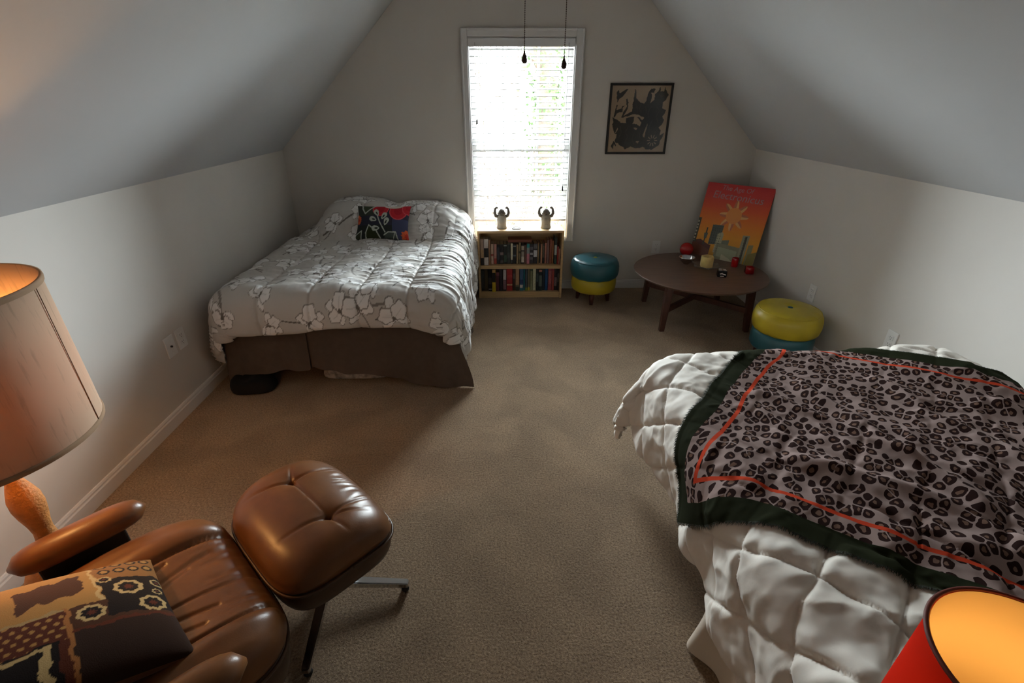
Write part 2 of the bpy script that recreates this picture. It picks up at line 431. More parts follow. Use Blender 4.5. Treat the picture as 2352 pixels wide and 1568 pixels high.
# ------------------------------------------------------------------ cloth draping over a bed
def drape(s, t, core, zt, r, flare=0.06, fold=0.0, ff=26.0, seed=1, xmin=None):
    x0, x1, y0, y1 = core
    cx = np.clip(s, x0, x1); cy = np.clip(t, y0, y1)
    ox, oy = s - cx, t - cy; d = np.hypot(ox, oy); dn = np.where(d < 1e-9, 1, d); ux, uy = ox / dn, oy / dn
    d0 = PI / 2 * r; a = np.clip(d, 0, d0) / r; h = np.clip(d - d0, 0, None)
    per = (s * np.abs(uy) + t * np.abs(ux)) * ff + np.arctan2(uy, ux) * 3.0
    wob = fold * smooth01(h / 0.25) * (np.sin(per + 2 * noise2(s * 3, t * 3, seed)) + 0.6 * noise2(per * 0.5, s * 0 + 2.0, seed + 3))
    out = r * np.sin(a) + flare * h + wob; dn_ = r * (1 - np.cos(a)) + h
    X = cx + ux * out; Y = cy + uy * out; Z = zt(cx, cy) - dn_
    if xmin is not None: X = np.maximum(X, xmin)
    return X, Y, Z
def grid_normals(P):
    du = np.gradient(P, axis=0); dv = np.gradient(P, axis=1); n = np.cross(du, dv)
    n /= np.linalg.norm(n, axis=2)[:, :, None] + 1e-12
    return n

# ------------------------------------------------------------------ bed by the window, floral comforter
bed = tag(empty('bed', (-0.98, -0.85, 0)), 'double bed with dark brown bed skirt beside the bookcase', 'bed')
M_MATT = mat('mattress', (205, 190, 170), 0.9, var=0.03)
M_SKIRT = mat('bed_skirt', (92, 78, 68), 0.95, var=0.08, vscale=30, bump=0.3, bscale=500)
def rel(o, e):  # geometry was written in world coordinates
    o.matrix_parent_inverse = e.matrix_world.inverted() if False else Matrix.Translation(-Vector(e.location))
    return o
rel(box('mattress', -1.66, -0.345, -1.63, -0.06, 0.31, 0.515, M_MATT, bed, 0.05, 3, True), bed)
rel(box('box_spring', -1.66, -0.345, -1.63, -0.06, 0.15, 0.305, mat('box_spring', (150, 140, 125), 0.9, var=0.05), bed, 0.02, 2), bed)
for x in (-1.58, -0.42):
    for y in (-1.45, -0.15):
        rel(box('leg', x - 0.02, x + 0.02, y - 0.02, y + 0.02, 0, 0.15, M_DARK, bed), bed)
def skirt(name, pts, zt, hem, seed, amp=0.012):
    pts = np.array(pts, float); n = 120
    seg = np.r_[0, np.cumsum(np.hypot(*np.diff(pts, axis=0).T))]; u = np.linspace(0, seg[-1], n)
    px, py = np.interp(u, seg, pts[:, 0]), np.interp(u, seg, pts[:, 1])
    tx, ty = np.gradient(px), np.gradient(py); ln = np.hypot(tx, ty); nx, ny = ty / ln, -tx / ln
    m = 26; V = np.zeros((m, n, 3)); hz = np.array([hem(a, b) for a, b in zip(px, py)])
    for j in range(m):
        f = j / (m - 1); w = amp * f * (np.sin(u * 22 + seed + noise2(u * 4, u * 0 + seed, seed) * 2) + .5 * np.sin(u * 47 + seed)) + 0.03 * f * f
        V[j, :, 0] = px + nx * w; V[j, :, 1] = py + ny * w; V[j, :, 2] = zt * (1 - f) + hz * f
    return V.reshape(-1, 3), grid_faces(m, n)
HX = [-1.78, -1.606, -1.407, -1.325, -1.21, -1.19, -0.982, -0.768, -0.614, -0.413, -0.231]
HZ = [0.006, 0.092, 0.115, 0.128, 0.126, 0.138, 0.103, 0.082, 0.030, 0.006, 0.004]
hemf = lambda x, y: float(np.interp(x, HX, HZ))
V, F = skirt('bed_skirt', [(-1.70, -1.50), (-1.69, -1.655), (-1.20, -1.665)], 0.47, hemf, 1)
rel(mesh('bed_skirt', V, F, M_SKIRT, bed, True), bed)
V, F = skirt('bed_skirt', [(-1.212, -1.66), (-0.42, -1.66), (-0.335, -1.645)], 0.47, hemf, 4)
# the loose corner flares out on the carpet
k = smooth01((V[:, 0] + 0.62) / 0.30) * smooth01((0.40 - V[:, 2]) / 0.40)
V[:, 0] += 0.10 * k; V[:, 1] -= 0.035 * k
rel(mesh('bed_skirt', V, F, M_SKIRT, bed, True), bed)
V, F = skirt('bed_skirt', [(-0.325, -1.63), (-0.315, -0.9), (-0.325, -0.10)], 0.42, lambda x, y: 0.006, 6, 0.008)
rel(mesh('bed_skirt', V, F, M_SKIRT, bed, True), bed)

CORE1 = (-1.60, -0.440, -1.575, -0.06)
def ztop1(x, y):
    base = 0.555 + 0.012 * np.sin((x + 1.6) / 1.2 * PI)
    hy = smooth01((y + 0.66) / 0.34)
    pw = lambda c, w: np.exp(-np.abs((x - c) / w) ** 4)
    ph = 0.235 * np.maximum(pw(-1.22, 0.30), 0) + 0.205 * pw(-0.66, 0.27)
    ph = np.maximum(ph, 0.15 * np.exp(-np.abs((x + 0.95) / 0.5) ** 6))
    side = smooth01((x + 1.62) / 0.28) * 0.75 + 0.25
    return base + hy * ph * side * (1 - 0.12 * smooth01((y + 0.2) / 0.2))
def paint_orchids(s, t):
    col = np.zeros(s.shape + (3,)); col[:] = lin(204, 199, 193)
    white = np.array(lin(242, 240, 238)); outl = np.array(lin(136, 130, 124)); dark = np.array(lin(112, 104, 97))
    s0, t0 = s[0, 0], t[0, 0]; ds = s[1, 0] - s[0, 0]; dt = t[0, 1] - t[0, 0]
    def win_(x, y, r):
        i0, i1 = int((x - r - s0) / ds), int((x + r - s0) / ds) + 1; j0, j1 = int((y - r - t0) / dt), int((y + r - t0) / dt) + 1
        return slice(max(0, i0), max(0, i1)), slice(max(0, j0), max(0, j1))
    rr = random.Random(5); W, H = s[-1, 0] - s0, t[0, -1] - t0
    fl = []
    nx, ny = 11, 11
    for i in range(nx):
        for j in range(ny):
            if rr.random() < 0.13: continue
            fl.append((s0 + (i + .5 + rr.uniform(-.38, .38)) * W / nx, t0 + (j + .5 + rr.uniform(-.38, .38)) * H / ny))
    # stems
    for x, y in fl:
        for _ in range(rr.randint(1, 2)):
            a = rr.uniform(0, 2 * PI); b = rr.uniform(-1.2, 1.2); ln = rr.uniform(.10, .2); w = rr.uniform(.0035, .0065)
            p = [(x, y)]
            for k in range(8):
                p.append((p[-1][0] + math.cos(a) * ln / 8, p[-1][1] + math.sin(a) * ln / 8)); a += b / 8
            sl = win_(x, y, ln + .02); X, Y = s[sl], t[sl]
            if X.size == 0: continue
            d = seg_dist(X, Y, p); c = col[sl]; c[d < w] = dark if rr.random() < .6 else outl
    for x, y in fl:
        R = rr.uniform(.055, .085); th = rr.uniform(0, 2 * PI); sl = win_(x, y, R * 1.5); X, Y = s[sl] - x, t[sl] - y
        if X.size == 0: continue
        c = col[sl]
        pet = [(th + 2.1, .55, .26), (th - 2.1, .55, .26), (th, .6, .27), (th + 1.15, .52, .44), (th - 1.15, .52, .44)]
        for a, dist, wd in pet:
            ca, sa = math.cos(a), math.sin(a); U = X * ca + Y * sa; Wv = -X * sa + Y * ca
            e = np.hypot((U - dist * R) / (.55 * R), Wv / (wd * R * 1.15)); wob = 1 + 0.10 * np.sin(5 * np.arctan2(Wv, U - dist * R) + a)
            e = e * wob
            c[e < 1] = white; c[(e > .93) & (e < 1.05)] = outl
            vein = (np.abs(Wv) < .0022) & (U > .15 * R) & (U < .75 * R) & (e < 1); c[vein] = white * .8
        q = np.hypot(X, Y); c[q < .13 * R] = dark * 1.15
        for k in range(3):
            a = th + PI + (k - 1) * .6; d = seg_dist(X, Y, [(0, 0), (math.cos(a) * .3 * R, math.sin(a) * .3 * R)]); c[d < .0024] = dark
    return col
def make_comforter():
    nu, nv = 430, 400
    s = np.linspace(-2.0, 0.005, nu)[:, None] * np.ones((1, nv)); t = np.linspace(-1.80, -0.035, nv)[None, :] * np.ones((nu, 1))
    col = paint_orchids(s, t)
    # hem wobble: the foot hangs unevenly
    t2 = t + np.where(t < -1.5, (t + 1.5) / -0.3, 0) * (0.022 * noise2(s * 3.1, s * 0, 9) - 0.030 * smooth01((-1.2 - s) / 0.5))
    X, Y, Z = drape(s, t2, CORE1, ztop1, 0.085, 0.10, 0.014, 20, 3, XL + 0.012)
    P = np.stack([X, Y, Z], 2); n = grid_normals(P); n *= np.sign(n[nu // 2, nv // 2, 2])
    h = 0.007 * fbm(s * 6, t * 6, 31, 4)
    rp = np.abs(fbm(s * 4 + .6 * t, t * 17 + 0.5 * s, 35, 3)); right = smooth01((s + 0.95) / 0.5)
    h += 0.010 * right * (0.35 - np.minimum(rp, 0.7)) * 1.3
    h += 0.006 * (0.4 - np.minimum(np.abs(fbm(s * 9, t * 5, 41, 3)), 0.8)) * smooth01((t + 0.85) / 0.3)
    for c in (-1.42, -1.13, -0.86, -0.58, -0.32):
        q = np.abs(s - c - 0.012 * noise2(t * 3, t * 0 + c, 12)); h -= 0.010 * np.exp(-(q / 0.007) ** 2); h += 0.009 * (1 - np.exp(-(q / 0.06) ** 2))
        h += 0.004 * np.exp(-(q / 0.05) ** 2) * np.sin(t * 95 + 4 * noise2(t * 6, s * 2, 8))
    ed = np.minimum(np.minimum(s + 2.0, 0.005 - s), t + 1.80); e = np.clip(ed / 0.03, 0, 1)
    h += 0.020 * np.sqrt(np.clip(1 - (1 - e) ** 2, 0, 1))
    P = P + n * h[..., None]
    P[..., 0] = np.maximum(P[..., 0], XL + 0.004); P[..., 1] = np.minimum(P[..., 1], -0.012); P[..., 2] = np.maximum(P[..., 2], 0.012)
    return mesh('comforter', P.reshape(-1, 3), grid_faces(nu, nv), mat_attr('orchid_fabric', 0.75, 0.15, 500, 0.1), None, True, None, col.reshape(-1, 3))
tag(make_comforter(), 'greige comforter with white orchid print on the bed under the window wall', 'comforter')

# black bag poking out from under the bed, pale bundle further in
V, F = pad_vf(0.125, 0.085, lambda x, y: 0.088 + 0.008 * np.sin(x * 40) - 0.2 * np.maximum(0, x - 0.03), 0.004, 0.04, 14, 40, 3)
bag = mesh('bag', V, F, mat('black_cloth', (16, 15, 16), 0.9, var=0.2), None, True); bag.location = (-1.56, -1.685, 0)
bag.rotation_euler = (0, 0, 0.1)
tag(bag, 'small black cloth bag poking out from under the bed skirt', 'bag')
V, F = pad_vf(0.20, 0.045, lambda x, y: 0.070 + 0.02 * noise2(x * 30, y * 30, 3), 0.004, 0.04, 14, 60, 3)
o = mesh('linen_bundle', V, F, mat('linen', (170, 164, 158), 0.9, var=0.6, vscale=30), None, True); o.location = (-0.98, -1.555, 0)
tag(o, 'crumpled pale linen bundle stored under the bed', 'linen')

# ------------------------------------------------------------------ cushions
def cushion_vf(w, h, th, nu, nv, pinch=0.05):
    u = np.linspace(-1, 1, nu)[:, None] * np.ones((1, nv)); v = np.linspace(-1, 1, nv)[None, :] * np.ones((nu, 1))
    t = th / 2 * np.clip((1 - u ** 2) * (1 - v ** 2), 0, 1) ** 0.42
    X = u * w / 2 * (1 - pinch * (1 - v ** 2)); Z = v * h / 2 * (1 - pinch * (1 - u ** 2))
    fr = np.stack([X, -t, Z], 2).reshape(-1, 3); bk = np.stack([X, t, Z], 2).reshape(-1, 3)
    F = grid_faces(nu, nv); F2 = F[:, ::-1] + nu * nv
    return np.concatenate([fr, bk]), np.concatenate([F, F2]), u, v
def rgba(c): return np.array(lin(*c))
def paint_floral(u, v):
    c = np.zeros(u.shape + (3,)); c[:] = rgba((52, 54, 70))
    c[(u < -.3) & (v > 0.3)] = rgba((62, 68, 62)); x = (u + 1) / 2; y = (1 - v) / 2   # x right, y down, 0..1
    c[(v < -.3) & (u < .5)] = rgba((46, 52, 50))
    c[(x > .72) & (y > .45)] = rgba((70, 74, 104))
    c[in_poly(x, y, [(.11, 0), (.12, .12), (.17, .28), (.36, 0)])] = rgba((70, 84, 62))
    c[in_poly(x, y, [(.22, 1), (.21, .85), (.26, .64), (.36, .76), (.48, 1)])] = rgba((52, 60, 36)); c[in_poly(x, y, [(0, 1), (.03, .9), (.12, .8), (.13, 1)])] = rgba((62, 66, 48))
    c[in_poly(x, y, [(.55, 1), (.62, .84), (.78, .83), (.8, 1)])] = rgba((78, 88, 82))
    for cx, cy, rx, ry in ((.47, .13, .155, .25), (.81, .18, .17, .30), (.98, .05, .12, .25)):
        e = np.hypot((x - cx) / rx, (y - cy) / ry); c[e < 1] = rgba((196, 40, 50)); c[(e > .9) & (e < 1)] = rgba((216, 84, 90)); c[e < .5] = rgba((172, 28, 40))
    e = np.hypot((x - .70) / .20, (y + .04) / .16) + .06 * np.sin(np.arctan2(y + .04, x - .7) * 40); c[e < 1] = rgba((226, 214, 200))
    for cx, cy, rx, ry in ((.03, .47, .06, .13), (.98, .92, .10, .16)):
        e = np.hypot((x - cx) / rx, (y - cy) / ry) + .12 * np.sin(np.arctan2(y - cy, x - cx) * 9); c[e < 1] = rgba((222, 102, 60)); c[e < .45] = rgba((196, 58, 44))
    pale = rgba((190, 198, 186))
    for pts, w in (([(.42, .36), (.47, .55), (.58, .84)], .010), ([(.11, 0), (.12, .14), (.17, .29), (.36, .02)], .012), ([(.22, 1), (.21, .85), (.26, .64), (.31, .70), (.41, .80), (.48, .98)], .010),
                   ([(.0, .88), (.12, .79), (.125, 1)], .009), ([(.56, .92), (.64, .84), (.78, .83), (.80, 1)], .009), ([(.72, 1), (.77, .84)], .006)):
        c[seg_dist(x, y * .62, [(a, b * .62) for a, b in pts]) < w] = pale
    for cx, cy, an in ((.40, .27, 60), (.34, .47, 20), (.55, .37, 120), (.60, .54, 110), (.40, .74, 0)):
        a = math.radians(an); X = (x - cx) * math.cos(a) + (y - cy) * .62 * math.sin(a); Y = -(x - cx) * math.sin(a) + (y - cy) * .62 * math.cos(a)
        tp = .052 * np.clip(1 - (X + .03) / .13, 0, 1) ** .7 * (X > -.055)
        e = np.hypot(X / .075, Y / (.045 - .25 * X)); c[e < 1] = pale; e2 = np.hypot((X - .012) / .036, Y / .014); c[e2 < 1] = rgba((46, 54, 48))
    return c
V, F, u, v = cushion_vf(0.41, 0.28, 0.12, 120, 84, 0.08)
fc = paint_floral(u, v).reshape(-1, 3); fc = np.concatenate([fc, np.tile(rgba((60, 62, 66)), (len(fc), 1))])
o = mesh('throw_pillow', V, F, mat_attr('cushion_print', 0.9, 0.2, 400), None, True, None, fc)
o.location = (-0.945, -0.55, 0.735); o.rotation_euler = (math.radians(-38), 0, math.radians(-3))
tag(o, 'navy throw pillow with red flowers and pale leaf sprig on comforter', 'pillow')

# ------------------------------------------------------------------ bookcase
M_PINE = mat('pine', (206, 170, 120), 0.5, var=0.14, vscale=5, stretch=(1.2, 14, 14), detail=5)
BX0, BX1, BY0, BY1, BH = -0.257, 0.467, -0.245, -0.035, 0.597
bk = tag(empty('bookcase', (0.105, -0.14, 0)), 'low pine two-shelf bookcase full of books under the window', 'bookcase')
def bpart(n, *a, **k): return rel(box(n, *a, M_PINE, bk, 0.0015, **k), bk)
bpart('side_panel', BX0, BX0 + 0.018, BY0, BY1, 0, BH - 0.02); bpart('side_panel', BX1 - 0.018, BX1, BY0, BY1, 0, BH - 0.02)
bpart('top_panel', BX0, BX1, BY0 - 0.002, BY1, BH - 0.02, BH)
bpart('shelf', BX0 + 0.018, BX1 - 0.018, BY0 + 0.006, BY1, 0.266, 0.296)
bpart('bottom_shelf', BX0 + 0.018, BX1 - 0.018, BY0 + 0.006, BY1, 0.036, 0.054)
bpart('kick_board', BX0 + 0.018, BX1 - 0.018, BY0 + 0.012, BY0 + 0.03, 0, 0.036)
bpart('back_panel', BX0 + 0.004, BX1 - 0.004, BY1 - 0.005, BY1 - 0.001, 0.02, BH - 0.02)
# books: (x0, x1 of the spine, height, cover colour, [(from, to, band colour)], label)
UP = [
 (135, 210, .228, (176, 150, 132), [(0, .28, (42, 38, 36)), (.28, .6, (180, 150, 112))], 'tall tan and black book at the end of the upper shelf by the bed'),
 (215, 314, .226, (226, 214, 206), [(.31, .66, (22, 20, 20))], 'thick white book with black middle band on the upper shelf'),
 (316, 362, .220, (150, 108, 72), [], 'plain tan-brown book beside the thick white one'),
 (366, 426, .176, (222, 188, 166), [(.40, .50, (170, 74, 58))], 'pale pink paperback with red mark at mid spine'),
 (430, 496, .174, (196, 142, 128), [(0, .28, (168, 66, 50))], 'dusty pink paperback with red lower spine'),
 (500, 568, .172, (26, 26, 30), [(.2, .85, (60, 62, 70))], 'black paperback with dark grey title next to the dusty pink one'),
 (572, 650, .172, (30, 26, 26), [(.46, .60, (150, 128, 124)), (.05, .2, (80, 74, 70))], 'black paperback with pinkish emblem at mid spine'),
 (654, 726, .172, (24, 28, 24), [(.1, .45, (58, 78, 62)), (.9, .96, (170, 172, 164))], 'black paperback with green lower label on the upper shelf'),
 (730, 806, .170, (52, 56, 52), [(.3, .6, (74, 78, 70))], 'dark grey-green paperback on the upper shelf'),
 (812, 862, .180, (206, 196, 166), [(.0, .2, (40, 38, 34))], 'slim cream paperback with black foot'),
 (868, 938, .172, (24, 24, 24), [(.86, .93, (150, 150, 148)), (.38, .46, (96, 104, 112))], 'black paperback with small white marks right of the cream one'),
 (942, 986, .170, (166, 138, 100), [], 'narrow tan paperback between black and olive spines'),
 (992, 1042, .186, (128, 112, 74), [(.5, .6, (52, 44, 32)), (0, .2, (92, 78, 50))], 'olive-tan patterned paperback on the upper shelf'),
 (1050, 1118, .166, (34, 26, 24), [(.72, .95, (190, 174, 150)), (.42, .66, (160, 146, 128)), (.08, .40, (206, 194, 176))], 'black paperback with three cream spine panels'),
 (1122, 1164, .166, (104, 66, 52), [], 'slim dull brown paperback by the teal and pink one'),
 (1170, 1240, .178, (200, 122, 132), [(.8, 1.0, (46, 146, 144)), (.5, .8, (148, 156, 150))], 'pink paperback with teal spine top'),
 (1246, 1320, .174, (50, 46, 52), [(.45, .56, (170, 166, 168)), (.2, .35, (110, 106, 112)), (.7, .85, (104, 100, 106))], 'charcoal paperback with pale round lettering'),
 (1326, 1414, .176, (40, 36, 40), [(.35, .68, (206, 202, 204)), (.75, .98, (110, 106, 108))], 'black paperback with large white block at mid spine'),
 (1420, 1450, .184, (170, 138, 98), [], 'very slim tan booklet right of the white-block spine'),
 (1454, 1482, .176, (30, 44, 36), [(.0, .04, (206, 196, 180))], 'very slim dark green booklet on the upper shelf'),
 (1486, 1530, .174, (182, 132, 100), [], 'light brown paperback right of the dark green booklet'),
 (1534, 1574, .176, (26, 22, 20), [(.3, .9, (92, 82, 66))], 'slim black paperback with cream lettering on the upper shelf'),
 (1580, 1630, .180, (180, 116, 98), [], 'dusty rose paperback on the upper shelf'),
 (1634, 1680, .206, (138, 104, 98), [], 'taller mauve-brown book on the upper shelf'),
 (1684, 1740, .212, (146, 78, 52), [], 'tall rust-brown book on the upper shelf'),
 (1744, 1784, .200, (186, 118, 70), [], 'orange-brown book beside the tall rust one'),
 (1790, 1850, .232, (34, 46, 40), [(.35, .72, (180, 186, 176)), (.0, .2, (24, 62, 46))], 'tall dark green book with white lettering on the upper shelf'),
 (1856, 1890, .156, (172, 46, 36), [], 'short red paperback near the bookcase side'),
 (1893, 1926, .136, (196, 140, 118), [], 'shortest salmon booklet on the upper shelf'),
]
LO = [
 (150, 216, .205, (34, 34, 32), [(.1, .9, (58, 60, 56))], 'black book with grey title at the end of the lower shelf by the bed'),
 (220, 302, .204, (82, 68, 44), [], 'dark olive-brown hardcover on the lower shelf'),
 (308, 386, .206, (24, 18, 18), [(.06, .10, (210, 205, 200)), (.3, .6, (74, 66, 64))], 'black book with a white dot at the foot of the spine'),
 (392, 472, .206, (222, 190, 44), [(.44, .86, (26, 22, 20)), (.86, 1, (206, 162, 98))], 'yellow book with black title panel, pulled forward'),
 (476, 550, .172, (84, 36, 48), [(.82, 1.0, (116, 62, 74))], 'shorter plum hardcover right of the yellow book'),
 (554, 634, .205, (38, 26, 36), [], 'dark aubergine hardcover on the lower shelf'),
 (638, 708, .206, (30, 22, 24), [(.5, .95, (206, 196, 196)), (.06, .48, (130, 96, 104))], 'black book with white block capitals down the spine'),
 (714, 850, .207, (176, 44, 44), [(.24, .30, (216, 172, 132)), (.6, .7, (188, 62, 58))], 'thick red hardcover with a small tan label'),
 (856, 910, .198, (66, 46, 36), [(.55, .8, (112, 96, 86))], 'dark brown book right of the thick red one'),
 (914, 1002, .209, (186, 144, 106), [(.0, .18, (40, 44, 36)), (.18, .26, (110, 98, 72))], 'tall tan book with dark foot on the lower shelf'),
 (1008, 1090, .198, (74, 104, 142), [(.14, .28, (216, 208, 200)), (.34, .52, (40, 56, 100)), (0, .12, (38, 110, 122))], 'blue book with white panel near the foot'),
 (1094, 1130, .196, (40, 124, 138), [], 'slim teal book on the lower shelf'),
 (1134, 1182, .198, (78, 88, 96), [(.0, .15, (120, 140, 50))], 'slate-grey book with green foot'),
 (1186, 1240, .200, (120, 110, 84), [(.0, .16, (196, 172, 60))], 'olive-grey book with yellow foot'),
 (1244, 1300, .202, (140, 140, 100), [(.9, .97, (60, 70, 50))], 'sage green book on the lower shelf'),
 (1304, 1372, .206, (204, 200, 168), [(.1, .9, (190, 186, 152))], 'pale cream book on the lower shelf'),
 (1376, 1430, .200, (26, 32, 32), [(.4, .8, (64, 76, 76))], 'black-teal book right of the pale cream one'),
 (1434, 1510, .202, (22, 38, 36), [(.86, .95, (196, 130, 118)), (.2, .7, (96, 108, 102))], 'dark green book with pink tip and pale stripe'),
 (1514, 1570, .200, (24, 40, 52), [], 'dark petrol blue book on the lower shelf'),
 (1574, 1640, .200, (26, 76, 126), [], 'bright blue book on the lower shelf'),
 (1646, 1726, .200, (158, 66, 72), [(.3, .9, (176, 90, 90))], 'dusty red hardcover near the end of the lower shelf'),
 (1730, 1780, .200, (150, 40, 58), [(.0, .9, (164, 66, 56))], 'slim crimson book on the lower shelf'),
 (1784, 1846, .202, (28, 18, 20), [(.2, .6, (130, 104, 104))], 'black book with pale letters beside the crimson one'),
 (1850, 1892, .198, (26, 20, 18), [(.4, .8, (96, 84, 76))], 'thin black book at the right end of the lower shelf'),
]
M_PAGE = mat('page_block', (206, 192, 165), 0.9, var=0.08, vscale=60)
def book(x0, x1, z, h, rgb, bands, label, dep, fr, group):
    w = x1 - x0
    b = tag(empty('book', ((x0 + x1) / 2, fr, z)), label, 'book', group)
    mn = 'cover_%d_%d_%d' % rgb
    m = mat(mn, rgb, 0.5, var=0.12, vscale=40)
    bm = bmesh.new(); bm_box(bm, -w / 2, w / 2, 0, 0.0025, 0, h, 0.0006); bm_box(bm, -w / 2, -w / 2 + 0.002, 0, dep, 0, h); bm_box(bm, w / 2 - 0.002, w / 2, 0, dep, 0, h)
    from_bm('cover', bm, m, b)
    box('pages', -w / 2 + 0.002, w / 2 - 0.002, 0.0025, dep - 0.004, 0.003, h - 0.004, M_PAGE, b)
    for a, c, bc in bands:
        box('spine_label', -w / 2 * .94, w / 2 * .94, -0.0006, 0.0004, a * h, c * h, mat('label_%d_%d_%d' % bc, bc, 0.55, var=0.25, vscale=120), b)
for lst, zz, za, zb, dep, grp in ((UP, 0.296, 130, 1932, 0.118, 'books on the upper shelf of the bookcase'), (LO, 0.054, 146, 1896, 0.148, 'books on the lower shelf of the bookcase')):
    ia, ib = BX0 + 0.0195, BX1 - 0.0195
    for i, (a, b, h, rgb, bands, lab) in enumerate(lst):
        xa = ia + (a - za) / (zb - za) * (ib - ia); xb = ia + (b - za) / (zb - za) * (ib - ia)
        fr = -0.205 + random.uniform(-0.004, 0.006)
        if 'pulled forward' in lab: fr = -0.236
        if zz > .2: fr = -0.190 + random.uniform(-.004, .005) if i > 2 else -0.225
        if zz > .2 and i > 25: fr = -0.205
        book(xa + 0.0004, xb - 0.0004, zz + 0.0006, h, rgb, bands, lab, dep, fr, grp)
lb = tag(empty('book', (0.10, -0.125, 0.296 + 0.1885)), 'reddish brown book lying flat across the upper row', 'book', 'books on the upper shelf of the bookcase')
box('cover', -0.10, 0.10, -0.06, 0.05, 0, 0.003, mat('cover_flat', (122, 64, 44), 0.5, var=0.1), lb)
box('cover', -0.10, 0.10, -0.06, 0.05, 0.019, 0.022, MATS['cover_flat'], lb); box('pages', -0.096, 0.098, -0.058, 0.048, 0.003, 0.019, M_PAGE, lb)
box('cover_spine', -0.10, 0.10, -0.062, -0.0595, 0, 0.022, MATS['cover_flat'], lb)

# figurines and coaster on the bookcase
M_CER = mat('stoneware', (182, 174, 162), 0.45, var=0.08, vscale=60)
M_CER2 = mat('stoneware_dark', (120, 112, 104), 0.5, var=0.1, vscale=60)
def figurine(x, y, label, rz):
    f = tag(empty('figurine', (x, y, BH), rz), label, 'figurine', 'pair of robed figurines on the bookcase')
    V, F = lathe_vf([(0, 0), (0.043, 0), (0.045, 0.006), (0.041, 0.02), (0.040, 0.05), (0.043, 0.075), (0.041, 0.092), (0.034, 0.106), (0.020, 0.114), (0, 0.116)], 30)
    V[:, 1] *= 0.80; a = np.arctan2(V[:, 1], V[:, 0]); V[:, :2] *= (1 + 0.035 * np.sin(a * 9))[:, None] * np.where(V[:, 2] < 0.07, 1, 1)[:, None]
    mesh('robe', V, F, M_CER, f, True)
    V, F = lathe_vf([(0.03 * math.sin(q), -0.03 * math.cos(q)) for q in np.linspace(0, PI, 14)], 20); V[:, 1] *= 0.55; V[:, 2] *= 1.15; V += np.array([0, -0.024, 0.062])
    mesh('belly', V, F, M_CER, f, True)
    V, F = lathe_vf([(0.029 * math.sin(q), -0.029 * math.cos(q)) for q in np.linspace(0, PI, 16)], 22)
    V[:, 2] *= 1.05; V[:, 0] *= 1.0; jaw = np.exp(-((V[:, 2] + 0.012) / 0.012) ** 2); V[:, 0] *= 1 + 0.28 * jaw; V[:, 1] -= 0.004 * jaw * (V[:, 1] < 0)
    V += np.array([0, -0.004, 0.132])
    hd = mesh('head', V, F, M_CER2, f, True)
    V, F = lathe_vf([(0.006 * math.sin(q), -0.006 * math.cos(q)) for q in np.linspace(0, PI, 8)], 10); mesh('nose', V + np.array([0, -0.034, 0.132]), F, M_CER2, hd, True)
    V, F = tube_vf([(-0.010, -0.031, 0.120), (0, -0.0345, 0.118), (0.010, -0.031, 0.120)], 0.002, 6); mesh('mouth', V, F, MATS['dark_slot'], hd, True)
    for sx in (-1, 1):
        V, F = lathe_vf([(0.007 * math.sin(q), -0.010 * math.cos(q)) for q in np.linspace(0, PI, 8)], 10); mesh('ear', V * np.array([.5, 1, 1]) + np.array([sx * 0.031, 0, 0.128]), F, M_CER2, hd, True)
        ar = tube('arm', [(sx * 0.030, 0, 0.098), (sx * 0.050, -0.002, 0.106), (sx * 0.058, -0.004, 0.126), (sx * 0.056, -0.004, 0.150), (sx * 0.050, -0.006, 0.166), (sx * 0.041, -0.008, 0.173), (sx * 0.032, -0.008, 0.168)],
                  [0.015, 0.0145, 0.0125, 0.0105, 0.0095, 0.0095, 0.006], M_CER2, f, 12)
figurine(-0.052, -0.150, 'grey ceramic robed figurine with raised arms beside the coaster', 0.05)
figurine(0.318, -0.150, 'grey ceramic robed figurine with raised arms near the bookcase end away from the bed', -0.06)
co = tag(empty('coaster', (0.070, -0.165, BH)), 'small round dark-rimmed coaster between the figurines', 'coaster')
lathe('rim', [(0.030, 0), (0.039, 0), (0.040, 0.003), (0.039, 0.007), (0.035, 0.007), (0.034, 0.003)], mat('coaster_rim', (52, 46, 36), 0.4, var=0.1), co, 36)
lathe('inlay', [(0, 0.0005), (0.0345, 0.0005), (0.0345, 0.0035), (0, 0.0035)], mat('coaster_inlay', (176, 174, 164), 0.4, var=0.05), co, 36)

